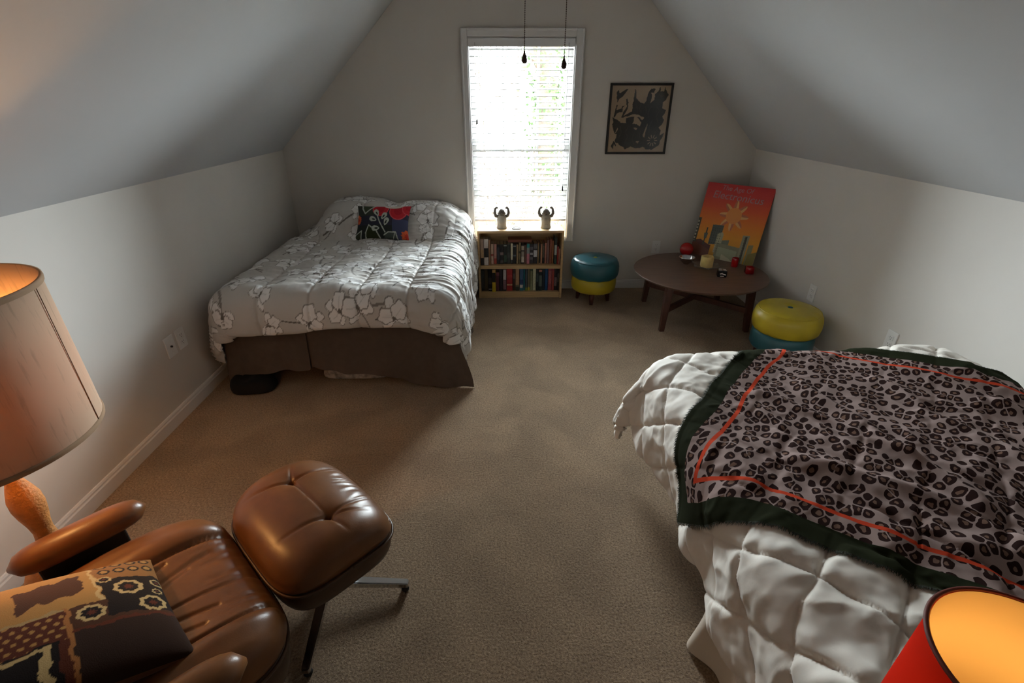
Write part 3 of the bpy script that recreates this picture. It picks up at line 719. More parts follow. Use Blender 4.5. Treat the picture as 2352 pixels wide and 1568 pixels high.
# ------------------------------------------------------------------ two-tone footstools
M_TEAL = mat('teal_vinyl', (44, 96, 106), 0.33, var=0.08, vscale=10, bump=0.15, bscale=220, bdist=0.0006)
M_MUST = mat('mustard_vinyl', (190, 168, 40), 0.38, var=0.07, vscale=10, bump=0.15, bscale=220, bdist=0.0006)
M_LEGW = mat('dark_leg_wood', (78, 40, 30), 0.4, var=0.2, vscale=30)
def footstool(loc, rz, mt, mb, label, tilt=0.0, off=(0, 0), sc=1.0):
    f = tag(empty('footstool', loc, rz), label, 'footstool')
    R = 0.2
    lathe('drum', [(0, 0.105), (0.15, 0.10), (0.178, 0.108), (0.188, 0.125), (0.190, 0.17), (0.187, 0.214), (0.175, 0.226), (0, 0.226)], mb, f, 56)
    dim = lambda r: 0.016 * math.exp(-(r / 0.032) ** 2)
    prof = [(0, 0.218), (0.168, 0.218), (0.186, 0.224), (0.199, 0.242), (0.205, 0.275), (0.204, 0.315), (0.197, 0.345), (0.180, 0.366), (0.160, 0.376)]
    prof += [(r, 0.378 + 0.012 * (1 - (r / .15) ** 2) - dim(r)) for r in (0.14, 0.12, 0.10, 0.08, 0.065, 0.05, 0.04, 0.03, 0.02, 0.01, 0)]
    V, F = lathe_vf(prof, 72)
    V[:, 2] += 0.0015 * np.sin(np.arctan2(V[:, 1], V[:, 0]) * 13) * (np.hypot(V[:, 0], V[:, 1]) > 0.15)
    top = mesh('seat_cushion', V, F, mt, f, True); top.location = (off[0], off[1], 0); top.rotation_euler = (tilt, 0, 0)
    lathe('piping', [(0.2045 + 0.0035 * math.cos(q), 0.268 + 0.0035 * math.sin(q) + 0.08) if False else (0.1815 + 0.0032 * math.cos(q), 0.3655 + 0.0032 * math.sin(q)) for q in np.linspace(0, 2 * PI, 9)], mt, top, 56)
    lathe('button', [(0, 0.384), (0.010, 0.383), (0.016, 0.379), (0.017, 0.374), (0, 0.372)], mb, top, 24)
    for k in range(4):
        a = PI / 4 + k * PI / 2; x, y = 0.118 * math.cos(a), 0.118 * math.sin(a); q = 1.12
        V, F = tube_vf([(x, y, 0.112), (x * 1.06, y * 1.06, 0.05), (x * q, y * q, 0.0)], [0.026, 0.021, 0.015], 14); V[:, 2] = np.clip(V[:, 2], 0, None)
        mesh('leg', V, F, M_LEGW, f, True)
footstool((0.735, -0.285, 0), 0.55, M_TEAL, M_MUST, 'round footstool with teal seat and mustard drum beside the bookcase')
footstool((1.785, -1.40, 0), 0.2, M_MUST, M_TEAL, 'round footstool with mustard seat and teal drum beside the bed with leopard throw', 0.0, (0.012, 0.01))

# ------------------------------------------------------------------ round coffee table
M_WAL = mat('walnut', (106, 80, 66), 0.42, var=0.16, vscale=4, stretch=(1.5, 16, 16), detail=6)
M_WALD = mat('dark_walnut', (78, 44, 32), 0.45, var=0.2, vscale=6, stretch=(8, 8, 1.5))
TZ = 0.372; TC = (1.488, -0.636)
tb = tag(empty('coffee_table', (TC[0], TC[1], 0)), 'low round dark walnut coffee table with crossed stretchers in the corner', 'table')
V, F = lathe_vf([(0, TZ - 0.026), (0.455, TZ - 0.026), (0.482, TZ - 0.020), (0.496, TZ - 0.008), (0.499, TZ - 0.003), (0.495, TZ), (0, TZ)], 96)
mesh('tabletop', V, F, M_WAL, tb, True).data.polygons.foreach_set('use_smooth', [False] * (96 * 6))
legs = [(-0.338, -0.300), (0.296, -0.325), (-0.312, 0.293), (0.318, 0.278)]
for x, y in legs:
    bm = bmesh.new(); w0, w1 = 0.026, 0.018
    V = []
    for z, w, k in ((0, w1, 1.0), (TZ - 0.026, w0, 0.94)):
        for a, b in ((-1, -1), (1, -1), (1, 1), (-1, 1)): V.append((x * k + a * w, y * k + b * w, z))
    vv = [bm.verts.new(v) for v in V]
    for f in ((3, 2, 1, 0), (4, 5, 6, 7), (0, 1, 5, 4), (1, 2, 6, 5), (2, 3, 7, 6), (3, 0, 4, 7)): bm.faces.new([vv[i] for i in f])
    bmesh.ops.bevel(bm, geom=list(bm.edges), offset=0.003, segments=1, affect='EDGES')
    from_bm('leg', bm, M_WALD, tb)
for i, j, dzz in ((0, 3, 0.0), (1, 2, 0.0)):
    a = np.array(legs[i]) * 0.97; b = np.array(legs[j]) * 0.97; d = b - a; ln = np.hypot(*d); an = math.atan2(d[1], d[0])
    M = Matrix.Translation((*((a + b) / 2), 0.165)) @ Matrix.Rotation(an, 4, 'Z')
    box('stretcher', -ln / 2, ln / 2, -0.013, 0.013, -0.022, 0.022, M_WALD, tb, 0.002, M=M)
    M = Matrix.Translation((*((a + b) / 2), TZ - 0.045)) @ Matrix.Rotation(an, 4, 'Z')
    box('support_bar', -ln / 2, ln / 2, -0.013, 0.013, -0.019, 0.0185, M_WALD, tb, 0.002, M=M)

# ------------------------------------------------------------------ things on the coffee table
M_REDG = mat('red_glass', (176, 8, 14), 0.08, var=0.05, coat=0.6)
M_CHROME = mat('chrome', (205, 205, 205), 0.12, 1.0, var=0.03)
o = tag(empty('glass_ball', (1.518, -0.235, TZ)), 'glossy red ball behind the metal bowl on coffee table', 'ball')
lathe('ball', [(0.056 * math.sin(q), 0.0585 - 0.056 * math.cos(q)) for q in np.linspace(0, PI, 26)], M_REDG, o, 36)
lathe('base_ring', [(0.016, 0), (0.022, 0), (0.022, 0.008), (0.016, 0.008), (0.016, 0)], M_REDG, o, 24)
o = tag(empty('bowl', (1.448, -0.452, TZ)), 'small shiny metal bowl in front of the red ball', 'bowl')
pr_ = [(0, 0.0), (0.022, 0.0), (0.024, 0.004), (0.038, 0.014), (0.052, 0.032), (0.060, 0.052), (0.0625, 0.056), (0.0590, 0.054), (0.050, 0.034), (0.036, 0.017), (0.02, 0.008), (0, 0.007)]
lathe('bowl_body', pr_, M_CHROME, o, 40)
lathe('rim', [(0.061 + 0.002 * math.cos(q), 0.0555 + 0.002 * math.sin(q)) for q in np.linspace(0, 2 * PI, 9)], M_CHROME, o, 40)
# glass dish with wavy rim, under the candle
def clear_mat():
    m = bpy.data.materials.new('clear_dish'); nt, N, L, P = nodes_of(m)
    P.inputs['Base Color'].default_value = (0.9, 0.86, 0.84, 1); P.inputs['Roughness'].default_value = 0.12; P.inputs['IOR'].default_value = 1.2
    P.inputs['Transmission Weight'].default_value = 0.8
    return m
o = tag(empty('glass_dish', (1.575, -0.545, TZ), 0.3), 'clear glass dish under the hexagonal candle', 'dish')
V, F = lathe_vf([(0, 0.001), (0.05, 0.001), (0.072, 0.006), (0.096, 0.015), (0.102, 0.020), (0.098, 0.021), (0.07, 0.011), (0.05, 0.006), (0, 0.006)], 48)
a = np.arctan2(V[:, 1], V[:, 0]); k = np.hypot(V[:, 0], V[:, 1]); V[:, :2] *= (1 + 0.10 * np.cos(6 * a) * smooth01((k - .04) / .05))[:, None]
M_CLEAR = clear_mat(); mesh('dish_body', V, F, M_CLEAR, o, True)
for k in range(6):
    a = k * PI / 3
    V, F = lathe_vf([(0.005 * math.sin(q), -0.005 * math.cos(q)) for q in np.linspace(0, PI, 7)], 8); mesh('rim_bead', V + np.array([0.108 * math.cos(a), 0.108 * math.sin(a), 0.020]), F, M_CLEAR, o, True)
o = tag(empty('candle', (1.575, -0.545, TZ + 0.0065), 0.25), 'yellowed hexagonal pillar candle with hollowed top on glass dish', 'candle')
hexp = [(0, 0), (0.050, 0), (0.052, 0.004), (0.052, 0.078), (0.048, 0.084), (0.036, 0.082), (0.030, 0.070), (0, 0.066)]
def waxmat():
    m = mat('candle_wax', (226, 196, 128), 0.45, var=0.08, vscale=25); P = m.node_tree.nodes['Principled BSDF']
    P.inputs['Subsurface Weight'].default_value = 0.3; P.inputs['Subsurface Radius'].default_value = (0.02, 0.012, 0.005)
    return m
lathe('wax', hexp, waxmat(), o, 6, smooth=False)
tube('wick', [(0, 0, 0.064), (0.001, 0, 0.072), (0.003, 0.001, 0.078)], 0.0012, M_DARK, o, 6)
# painted black and white block
o = tag(empty('trinket_box', (1.607, -0.765, TZ), -0.25), 'small black trinket box with white painted strokes on coffee table', 'box')
box('box_body', -0.033, 0.033, -0.030, 0.030, 0, 0.052, mat('black_lacquer', (14, 14, 18), 0.25, var=0.1), o, 0.006, 3)
M_WP = mat('white_paint', (222, 214, 204), 0.4, var=0.05)
for x0, x1, y0, y1, an in ((-.027, -.002, -.024, -.010, .3), (.004, .028, -.020, -.006, -.3), (-.027, -.004, -.002, .010, .3), (.002, .027, .004, .016, -.3), (-.024, .0, .016, .024, .2)):
    M = Matrix.Translation(((x0 + x1) / 2, (y0 + y1) / 2, 0.0522)) @ Matrix.Rotation(an, 4, 'Z')
    box('painted_stroke', -(x1 - x0) / 2, (x1 - x0) / 2, -(y1 - y0) / 2.3, (y1 - y0) / 2.3, -0.0004, 0.0005, M_WP, o, M=M)
for x0, x1, z0, z1, an in ((-.018, .002, .024, .034, .3), (.000, .024, .020, .029, -.25), (-.014, .012, .006, .014, .05)):
    M = Matrix.Translation(((x0 + x1) / 2, -0.0301, (z0 + z1) / 2)) @ Matrix.Rotation(-an, 4, 'Y')
    box('painted_stroke', -(x1 - x0) / 2, (x1 - x0) / 2, -0.0005, 0.0004, -(z1 - z0) / 2.3, (z1 - z0) / 2.3, M_WP, o, M=M)
def votive(x, y, r, h, rz, n, label):
    o = tag(empty('votive_holder', (x, y, TZ), rz), label, 'candle holder')
    lathe('cup', [(0, 0), (r * .9, 0), (r, 0.004), (r, h - .002), (r * .97, h), (r * .88, h), (r * .86, h * .3), (0, h * .28)], M_REDG if n > 8 else mat('red_glass_square', (170, 10, 18), 0.15, var=0.05, coat=0.4), o, n, smooth=(n > 8))
    lathe('wax_fill', [(0, h * .28), (r * .85, h * .28), (r * .85, h * .62), (0, h * .60)], mat('red_wax', (120, 12, 16), 0.5, var=0.1), o, n, smooth=False)
votive(1.806, -0.535, 0.026, 0.072, 0, 28, 'round dark red glass votive holder at the foot of the poster')
votive(1.846, -0.700, 0.038, 0.052, PI / 4 - 0.15, 4, 'square red glass votive holder on coffee table')

# ------------------------------------------------------------------ poster leaning in the corner
def paint_poster(x, y):   # x right 0..1, y up 0..1
    g = lambda st: np.stack([np.interp(y, [p for p, _ in st], [rgba(c)[k] for _, c in st]) for k in range(3)], -1)
    c = g([(0, (196, 140, 36)), (.30, (226, 150, 30)), (.48, (228, 128, 34)), (.68, (222, 88, 44)), (.85, (206, 58, 50)), (1, (196, 46, 48))])
    def poly(p, col): c[in_poly(x, y, p)] = rgba(col)
    # plain sun: a peach disc with broad petals
    X, Y = x - .52, (y - .60) * 1.08; a = np.arctan2(Y, X); r = np.hypot(X, Y)
    pet = .165 + .055 * np.cos(a * 8)
    m = (r < pet); tint = (np.floor((a + PI) / (PI / 8)) % 2 == 0)
    c[m & tint] = rgba((198, 112, 74)); c[m & ~tint] = rgba((232, 176, 112)); c[r < .115] = rgba((232, 148, 72))
    # plain skyline
    grn, lt, dk, br = (112, 116, 96), (176, 170, 138), (66, 64, 52), (112, 58, 38)
    poly([(0, 0), (0, .20), (.30, .17), (.30, 0)], br); poly([(0, .20), (.12, .23), (.24, .18), (.3, .17), (.3, .1)], (92, 44, 34))
    poly([(.0, .52), (.045, .52), (.045, .18), (.0, .18)], dk)
    poly([(.17, .40), (.19, .40), (.185, .16), (.165, .16)], dk); poly([(.15, .32), (.21, .33), (.20, .25), (.16, .25)], (88, 96, 84))
    poly([(.25, .18), (.25, .45), (.42, .46), (.42, .2)], (86, 92, 84)); poly([(.36, .08), (.36, .34), (.43, .37), (.45, .34), (.45, .08)], lt)
    poly([(.45, .20), (.45, .26), (.56, .28), (.56, .2)], grn); poly([(.38, .0), (.38, .22), (.78, .2), (.78, 0)], (132, 132, 104)); poly([(.42, .04), (.42, .17), (.72, .15), (.72, .02)], (158, 160, 130))
    poly([(.50, .02), (.50, .08), (.62, .04), (.70, 0), (.50, 0)], (190, 186, 156))
    poly([(.74, .0), (.74, .37), (.84, .38), (.84, 0)], (150, 146, 120)); poly([(.78, 0), (.78, .36), (.81, .36), (.81, 0)], dk)
    poly([(.86, 0), (.86, .26), (.93, .27), (.93, 0)], (140, 134, 90)); poly([(.88, 0), (.88, .14), (1, .19), (1, 0)], (130, 118, 54))
    w = ((np.floor(x * 90) % 3) == 0) & ((np.floor(y * 60) % 2) == 0)
    for bx in ((.25, .42, .2, .44), (.76, .84, .02, .36), (.36, .45, .08, .33)):
        q = w & (x > bx[0] + .01) & (x < bx[1] - .01) & (y > bx[2]) & (y < bx[3]); c[q] = c[q] * .55
    q = (x < .022) & (y > .2) & (y < .5) & ((np.floor(y * 44) % 2) == 0); c[q] = rgba((196, 190, 170))
    return c
po = tag(empty('poster', (1.765, -0.352, TZ), -PI / 4), 'red to orange art poster with sun and skyline leaning in the corner', 'poster')
PW, PH = 0.53, 0.60
nu, nv = 230, 260
u = np.linspace(0, 1, nu)[:, None] * np.ones((1, nv)); v = np.linspace(0, 1, nv)[None, :] * np.ones((nu, 1))
ang = math.atan2(0.152, 0.575)
PM = Matrix.Rotation(-ang, 4, 'X')
def plane_pts(u, v, off=0.0, bow=0.0):
    X = (u - .5) * PW; Z = v * PH; Y = np.full(u.shape, -off) + bow * (1 - (2 * u - 1) ** 2) * 0
    P = np.stack([X, Y, Z], -1).reshape(-1, 3); R3 = np.array(PM.to_3x3()); return P @ R3.T
pmesh = mesh('print_sheet', plane_pts(u, v, 0.004), grid_faces(nu, nv), mat_attr('poster_print', 0.32, spec=0.5), po, False, None, paint_poster(u, v).reshape(-1, 3))
box('backing_board', -PW / 2, PW / 2, -0.0036, 0.0, 0.0, PH, mat('poster_board', (60, 52, 40), 0.9, var=0.1), po, M=PM)
M_LET = mat('poster_lettering', (178, 138, 140), 0.5, var=0.15, vscale=60)
TM = lambda x, z, r=0.0: PM @ Matrix.Translation((x, -0.0045, z)) @ Matrix.Rotation(PI / 2, 4, 'X') @ Matrix.Rotation(r, 4, 'Z')
text_mesh('lettering', 'The Age Of', 0.052, M_LET, po, TM(-0.02, 0.548, -0.03), shear=0.15)
text_mesh('lettering', 'Electronicus', 0.082, M_LET, po, TM(0.0, 0.478, -0.03), shear=0.1)

# ------------------------------------------------------------------ framed silhouette print
def paint_print(x, y):   # x right, y down, 0..1
    c = np.zeros(x.shape + (3,)); c[:] = rgba((216, 190, 156)); c *= (1 + .04 * fbm(x * 6, y * 6, 77, 3))[..., None]
    ink = rgba((66, 60, 50)); n = fbm(x * 22, y * 22, 5, 3) * .008; x2, y2 = x + n, y - n
    P = [[(.10, .24), (.08, .10), (.12, .06), (.14, .11), (.25, .05), (.27, .06), (.20, .15), (.13, .20), (.11, .25)],
         [(.06, .46), (.10, .28), (.12, .28), (.10, .36), (.18, .34), (.19, .30), (.24, .29), (.20, .33), (.22, .38), (.12, .40), (.08, .47)],
         [(.20, .47), (.23, .38), (.28, .30), (.25, .20), (.28, .18), (.30, .28), (.29, .34), (.24, .44), (.38, .37), (.36, .28), (.39, .22), (.38, .04), (.41, .10), (.43, .18), (.49, .24), (.56, .27), (.60, .22), (.62, .10),
          (.66, .05), (.73, .05), (.72, .11), (.66, .10), (.69, .18), (.67, .26), (.74, .20), (.74, .12), (.79, .08), (.81, .02), (.83, .08), (.88, .09), (.90, .02), (.92, .08), (.96, .14), (.94, .20), (.88, .25), (.90, .34), (.96, .35),
          (.93, .42), (.90, .46), (.95, .50), (.92, .57), (.86, .62), (.90, .66), (.90, .74), (.97, .70), (.96, .76), (.92, .82), (.90, .90), (.78, .97), (.70, .95), (.62, .92), (.56, .94), (.40, .92), (.32, .95), (.26, .92), (.16, .86),
          (.12, .82), (.15, .72), (.10, .70), (.06, .62), (.05, .57), (.07, .52), (.05, .46), (.14, .50), (.20, .54), (.28, .56), (.28, .48), (.33, .46), (.42, .46), (.43, .50), (.40, .56), (.48, .57), (.54, .60), (.56, .54), (.50, .49),
          (.46, .46), (.52, .47), (.58, .50), (.60, .46), (.48, .42), (.40, .42), (.30, .45)],
         [(.06, .90), (.10, .82), (.13, .84), (.15, .90), (.13, .92), (.11, .87), (.10, .96)]]
    for p in P: c[in_poly(x2, y2, p)] = ink
    pale = rgba((206, 180, 148))
    for p in ([(.43, .62), (.49, .63), (.48, .66), (.44, .65)], [(.60, .74), (.66, .56), (.67, .58), (.63, .78)], [(.50, .82), (.54, .84), (.53, .87), (.49, .85)], [(.14, .62), (.16, .64), (.13, .70), (.12, .69)]):
        c[in_poly(x2, y2, p)] = pale
    for pts in ([(.52, .26), (.50, .34), (.54, .40)], [(.70, .30), (.66, .38), (.68, .46)], [(.80, .30), (.84, .38), (.80, .46), (.84, .54)], [(.74, .50), (.70, .60), (.72, .68)], [(.34, .60), (.30, .68), (.34, .76), (.30, .84)], [(.44, .72), (.42, .80), (.46, .88)],
                [(.56, .66), (.54, .74), (.58, .82)], [(.20, .60), (.22, .70), (.18, .78)], [(.84, .66), (.80, .70)], [(.60, .30), (.62, .38)], [(.44, .30), (.46, .38)], [(.80, .14), (.86, .16), (.90, .13)]):
        c[seg_dist(x2, y2, pts) < .0045] = ink * 2.2
    for k in range(10):
        a = k * PI / 5; c[seg_dist(x, y, [(.78 + .045 * math.cos(a), .82 + .045 * math.sin(a)), (.78 + .085 * math.cos(a), .82 + .085 * math.sin(a))]) < .007] = pale
    return c
pf = tag(empty('picture_frame', (1.0457, 0, 1.4222)), 'black framed print of a dark silhouette design on the gable wall', 'picture')
hw, hh, fw_ = 0.2463, 0.2568, 0.0165
M_FR = mat('black_frame', (34, 28, 24), 0.4, var=0.15, vscale=20)
box('frame_rail', -hw, hw, -0.022, -0.0005, hh - fw_, hh, M_FR, pf, 0.002); box('frame_rail', -hw, hw, -0.022, -0.0005, -hh, -hh + fw_, M_FR, pf, 0.002)
box('frame_stile', -hw, -hw + fw_, -0.022, -0.0005, -hh + fw_, hh - fw_, M_FR, pf, 0.002); box('frame_stile', hw - fw_, hw, -0.022, -0.0005, -hh + fw_, hh - fw_, M_FR, pf, 0.002)
nu, nv = 190, 200
u = np.linspace(0, 1, nu)[:, None] * np.ones((1, nv)); v = np.linspace(0, 1, nv)[None, :] * np.ones((nu, 1))
P = np.stack([(u - .5) * 2 * (hw - fw_ + .001), np.full(u.shape, -0.010), (v - .5) * 2 * (hh - fw_ + .001)], -1).reshape(-1, 3)
mesh('paper', P, grid_faces(nu, nv), mat_attr('paper_print', 0.7), pf, False, None, paint_print(u, 1 - v).reshape(-1, 3))
box('glazing', -hw + fw_ - .001, hw - fw_ + .001, -0.0165, -0.0145, -hh + fw_ - .001, hh - fw_ + .001, glass_mat('picture_glass', (0.99, 0.99, 0.99, 1)), pf)

# ------------------------------------------------------------------ wall plates
def outlet(loc, rz, label, coax=False):
    o = tag(empty('wall_plate' if coax else 'wall_outlet', loc, rz), label, 'outlet')   # faces -Y before rotation
    box('plate', -0.036, 0.036, -0.006, 0.0, -0.057, 0.057, M_PLATE, o, 0.002, 2)
    if coax:
        V, F = lathe_vf([(0, 0), (0.0055, 0), (0.0055, 0.008), (0.003, 0.008), (0.003, 0.004), (0, 0.004)], 14)
        mesh('coax_jack', np.stack([V[:, 0], -0.0055 - V[:, 2], V[:, 1]], 1), F, M_DARK, o, True)
    else:
        for z in (-0.0195, 0.0195):
            r = box('receptacle', -0.0165, 0.0165, -0.008, -0.005, z - 0.0145, z + 0.0145, M_PLATE, o, 0.003, 2)
            for x, h in ((-0.0065, .0045), (0.0065, .0035)): box('slot', x - 0.001, x + 0.001, -0.0083, -0.0078, z + .003 - h, z + .003 + h, M_DARK, r)
            box('ground_hole', -0.002, 0.002, -0.0083, -0.0078, z - 0.0105, z - 0.0065, M_DARK, r)
    V, F = lathe_vf([(0, 0), (0.003, 0), (0.0025, 0.0012), (0, 0.0015)], 10); zs = (-0.042, 0.042) if coax else (0.0,)
    for z in zs: mesh('screw', np.stack([V[:, 0], -0.006 - V[:, 2], V[:, 1] + z], 1), F, M_PLATE, o, True)
outlet((1.33, 0, 0.385), 0, 'white wall outlet on the gable wall above the coffee table')
outlet((XR, -1.185, 0.395), -PI / 2, 'white wall outlet on the knee wall by the mustard footstool')
outlet((XR, -1.915, 0.400), -PI / 2, 'white wall outlet on the knee wall by the white quilted bed')
outlet((XL, -1.895, 0.400), PI / 2, 'white wall plate with single coax jack near the orchid comforter', True)
outlet((XL, -1.800, 0.402), PI / 2, 'white wall outlet beside the coax plate near the orchid comforter')

# ------------------------------------------------------------------ bed with white quilt
bed2 = tag(empty('bed', (1.22, -3.25, 0)), 'double bed under the white quilt, beside the red lamp', 'bed')
rel(box('mattress', 0.62, 1.82, -4.10, -2.40, 0.30, 0.535, M_MATT, bed2, 0.05, 3, True), bed2)
rel(box('box_spring', 0.64, 1.80, -4.08, -2.42, 0.13, 0.298, MATS['box_spring'], bed2, 0.02, 2), bed2)
for x in (0.72, 1.72):
    for y in (-4.0, -2.5):
        rel(box('leg', x - 0.02, x + 0.02, y - 0.02, y + 0.02, 0, 0.13, M_DARK, bed2), bed2)
CORE2 = (0.665, 1.775, -4.05, -2.445)
def ztop2(x, y): return 0.572 + 0.014 * np.sin((x - 0.6) * 2.6) + 0.010 * noise2(x * 2.2, y * 2.2, 4) + 0.05 * smooth01((x - 1.35) / 0.4) * smooth01((y + 3.0) / 0.4)
def quilt_surf(s, t, extra=True):
    X, Y, Z = drape(s, t, CORE2, ztop2, 0.10, 0.10, 0.020, 15, 6)
    cw = smooth01((0.60 - s) / 0.2) * smooth01((t + 2.50) / 0.2); X = X - 0.07 * cw; Y = Y - 0.02 * cw
    P = np.stack([X, Y, Z], -1); return P
def make_quilt():
    nu, nv = 330, 400; s0, s1, t0, t1 = 0.30, 2.13, -4.25, -2.09
    s = np.linspace(s0, s1, nu)[:, None] * np.ones((1, nv)); t = np.linspace(t0, t1, nv)[None, :] * np.ones((nu, 1))
    P = quilt_surf(s, t); n = grid_normals(P); n *= np.sign(n[nu // 2, nv // 2, 2])
    h = quilt_h(s, t); ed = np.minimum(np.minimum(s - s0, s1 - s), np.minimum(t - t0, t1 - t)); h += 0.010 * np.sqrt(np.clip(1 - (1 - np.clip(ed / .02, 0, 1)) ** 2, 0, 1))
    P = P + n * h[..., None]; P[..., 2] = np.maximum(P[..., 2], 0.01); P[..., 0] = np.minimum(P[..., 0], XR - .012)
    return mesh('quilt', P.reshape(-1, 3), grid_faces(nu, nv), mat('white_quilt', (240, 231, 219), 0.7, var=0.02, vscale=5, bump=0.15, bscale=60, sheen=0.15), None, True)
def quilt_h(s, t):
    wx = s + 0.02 * noise2(s * 4, t * 4, 51); wy = t + 0.02 * noise2(s * 4, t * 4, 55)
    L_ = 0.155; p = (wx * 0.80 + wy * 0.60) / L_; q = (wx * 0.75 - wy * 0.66) / L_
    dp = np.abs(p - np.round(p)); dq = np.abs(q - np.round(q)); e = np.minimum(dp, dq)
    puff = 0.0115 * (1 - np.exp(-(e / 0.085) ** 1.0)) - 0.005 * np.exp(-(e / 0.018) ** 2)
    wr = 0.013 * (0.45 - np.minimum(np.abs(fbm(s * 5.5, t * 5.5, 61, 4)), .9)) + 0.010 * fbm(s * 2.6, t * 2.6, 71, 2)
    rad = 0.0035 * np.sin(60 * (s * .75 - t * .66) + 5 * noise2(s * 8, t * 8, 81)) * np.exp(-(e / 0.12) ** 2)
    near = smooth01((-3.2 - t) / 0.3) * smooth01((1.2 - s) / .3)
    wr += near * 0.022 * (0.35 - np.minimum(np.abs(fbm(s * 3.2 + 9, t * 4.6, 91, 2)), .6))
    return puff + wr + rad
tag(make_quilt(), 'white diamond quilted comforter on the bed beside the red lamp', 'quilt')
# sheet hanging below the quilt
V, F = skirt('sheet', [(0.60, -4.05), (0.60, -3.45), (0.60, -3.21)], 0.33, lambda x, y: 0.010 + 0.06 * smooth01((y + 3.45) / -0.2), 9, 0.03)
V[:, 0] = 1.20 - V[:, 0] if V[:, 0].mean() > 0.6 else V[:, 0]
tag(mesh('bed_sheet', V, F, mat('cream_sheet', (214, 200, 182), 0.85, var=0.03, bump=0.1, bscale=80), None, True), 'cream sheet hanging to the carpet below the white quilt', 'sheet')

# ------------------------------------------------------------------ leopard throw
def leopard_mat(L1, L2):
    m = bpy.data.materials.new('leopard_throw'); nt, N, L, P = nodes_of(m)
    uvn = N.new('ShaderNodeUVMap'); uvn.uv_map = 'UVMap'
    def math_(op, a, b=None, c=None):
        n = N.new('ShaderNodeMath'); n.operation = op
        for i, v in enumerate((a, b, c)):
            if v is None: continue
            if isinstance(v, (int, float)): n.inputs[i].default_value = v
            else: L.new(v, n.inputs[i])
        return n.outputs[0]
    def noise(vec, sc, det=2.0):
        n = N.new('ShaderNodeTexNoise'); n.inputs['Scale'].default_value = sc; n.inputs['Detail'].default_value = det; L.new(vec, n.inputs['Vector']); return n
    def mix(f, a, b):
        n = N.new('ShaderNodeMix'); n.data_type = 'RGBA'
        L.new(f, n.inputs['Factor'])
        for k, v in (('A', a), ('B', b)):
            if isinstance(v, tuple): n.inputs[k].default_value = (*v, 1)
            else: L.new(v, n.inputs[k])
        return n.outputs['Result']
    sep = N.new('ShaderNodeSeparateXYZ'); L.new(uvn.outputs['UV'], sep.inputs[0])
    nz = noise(uvn.outputs['UV'], 26.0); vs_ = N.new('ShaderNodeVectorMath'); vs_.operation = 'SUBTRACT'; L.new(nz.outputs['Color'], vs_.inputs[0]); vs_.inputs[1].default_value = (.5, .5, .5)
    vm = N.new('ShaderNodeVectorMath'); vm.operation = 'SCALE'; L.new(vs_.outputs[0], vm.inputs[0]); vm.inputs['Scale'].default_value = 0.022
    va = N.new('ShaderNodeVectorMath'); va.operation = 'ADD'; L.new(uvn.outputs['UV'], va.inputs[0]); L.new(vm.outputs[0], va.inputs[1])
    mp = N.new('ShaderNodeMapping'); mp.inputs['Scale'].default_value = (24, 33, 1); mp.inputs['Rotation'].default_value = (0, 0, 0.35); L.new(va.outputs[0], mp.inputs['Vector'])
    vo = N.new('ShaderNodeTexVoronoi'); vo.voronoi_dimensions = '2D'; vo.inputs['Scale'].default_value = 1.0; vo.inputs['Randomness'].default_value = 0.85; L.new(mp.outputs[0], vo.inputs['Vector'])
    ve = N.new('ShaderNodeTexVoronoi'); ve.voronoi_dimensions = '2D'; ve.feature = 'DISTANCE_TO_EDGE'; ve.inputs['Scale'].default_value = 1.0; ve.inputs['Randomness'].default_value = 0.85; L.new(mp.outputs[0], ve.inputs['Vector'])
    de = ve.outputs['Distance']
    brk = noise(mp.outputs[0], 2.6, 1.0)
    sc = N.new('ShaderNodeSeparateColor'); L.new(vo.outputs['Color'], sc.inputs[0])
    d1 = vo.outputs['Distance']
    r_out = math_('MULTIPLY_ADD', sc.outputs[0], 0.18, 0.34)
    r_in = math_('MULTIPLY_ADD', brk.outputs['Fac'], 0.44, -0.06)
    inside = math_('MULTIPLY', math_('LESS_THAN', d1, r_out), math_('GREATER_THAN', de, 0.06))
    core = math_('MULTIPLY', math_('LESS_THAN', d1, r_in), math_('GREATER_THAN', sc.outputs[0], 0.25))
    base = mix(inside, lin(160, 138, 132), lin(48, 31, 28))
    leo = mix(core, base, lin(120, 92, 78))
    # border bands measured from the nearest edge, in metres
    ex = math_('MINIMUM', sep.outputs[0], math_('SUBTRACT', L1, sep.outputs[0])); ey = math_('MINIMUM', sep.outputs[1], math_('SUBTRACT', L2, sep.outputs[1]))
    ed = math_('MINIMUM', ex, ey)
    orange = math_('LESS_THAN', math_('ABSOLUTE', math_('SUBTRACT', ed, 0.122)), 0.0065)
    c1 = mix(orange, leo, lin(206, 72, 44))
    green = math_('LESS_THAN', ed, 0.062)
    c2 = mix(green, c1, lin(38, 41, 25))
    L.new(c2, P.inputs['Base Color']); P.inputs['Roughness'].default_value = 0.95; P.inputs['Specular IOR Level'].default_value = 0.05
    n3 = noise(uvn.outputs['UV'], 900.0); b = N.new('ShaderNodeBump'); b.inputs['Strength'].default_value = 0.2; b.inputs['Distance'].default_value = 0.001
    L.new(n3.outputs['Fac'], b.inputs['Height']); L.new(b.outputs['Normal'], P.inputs['Normal'])
    return m
TL1, TL2 = 1.25, 1.55
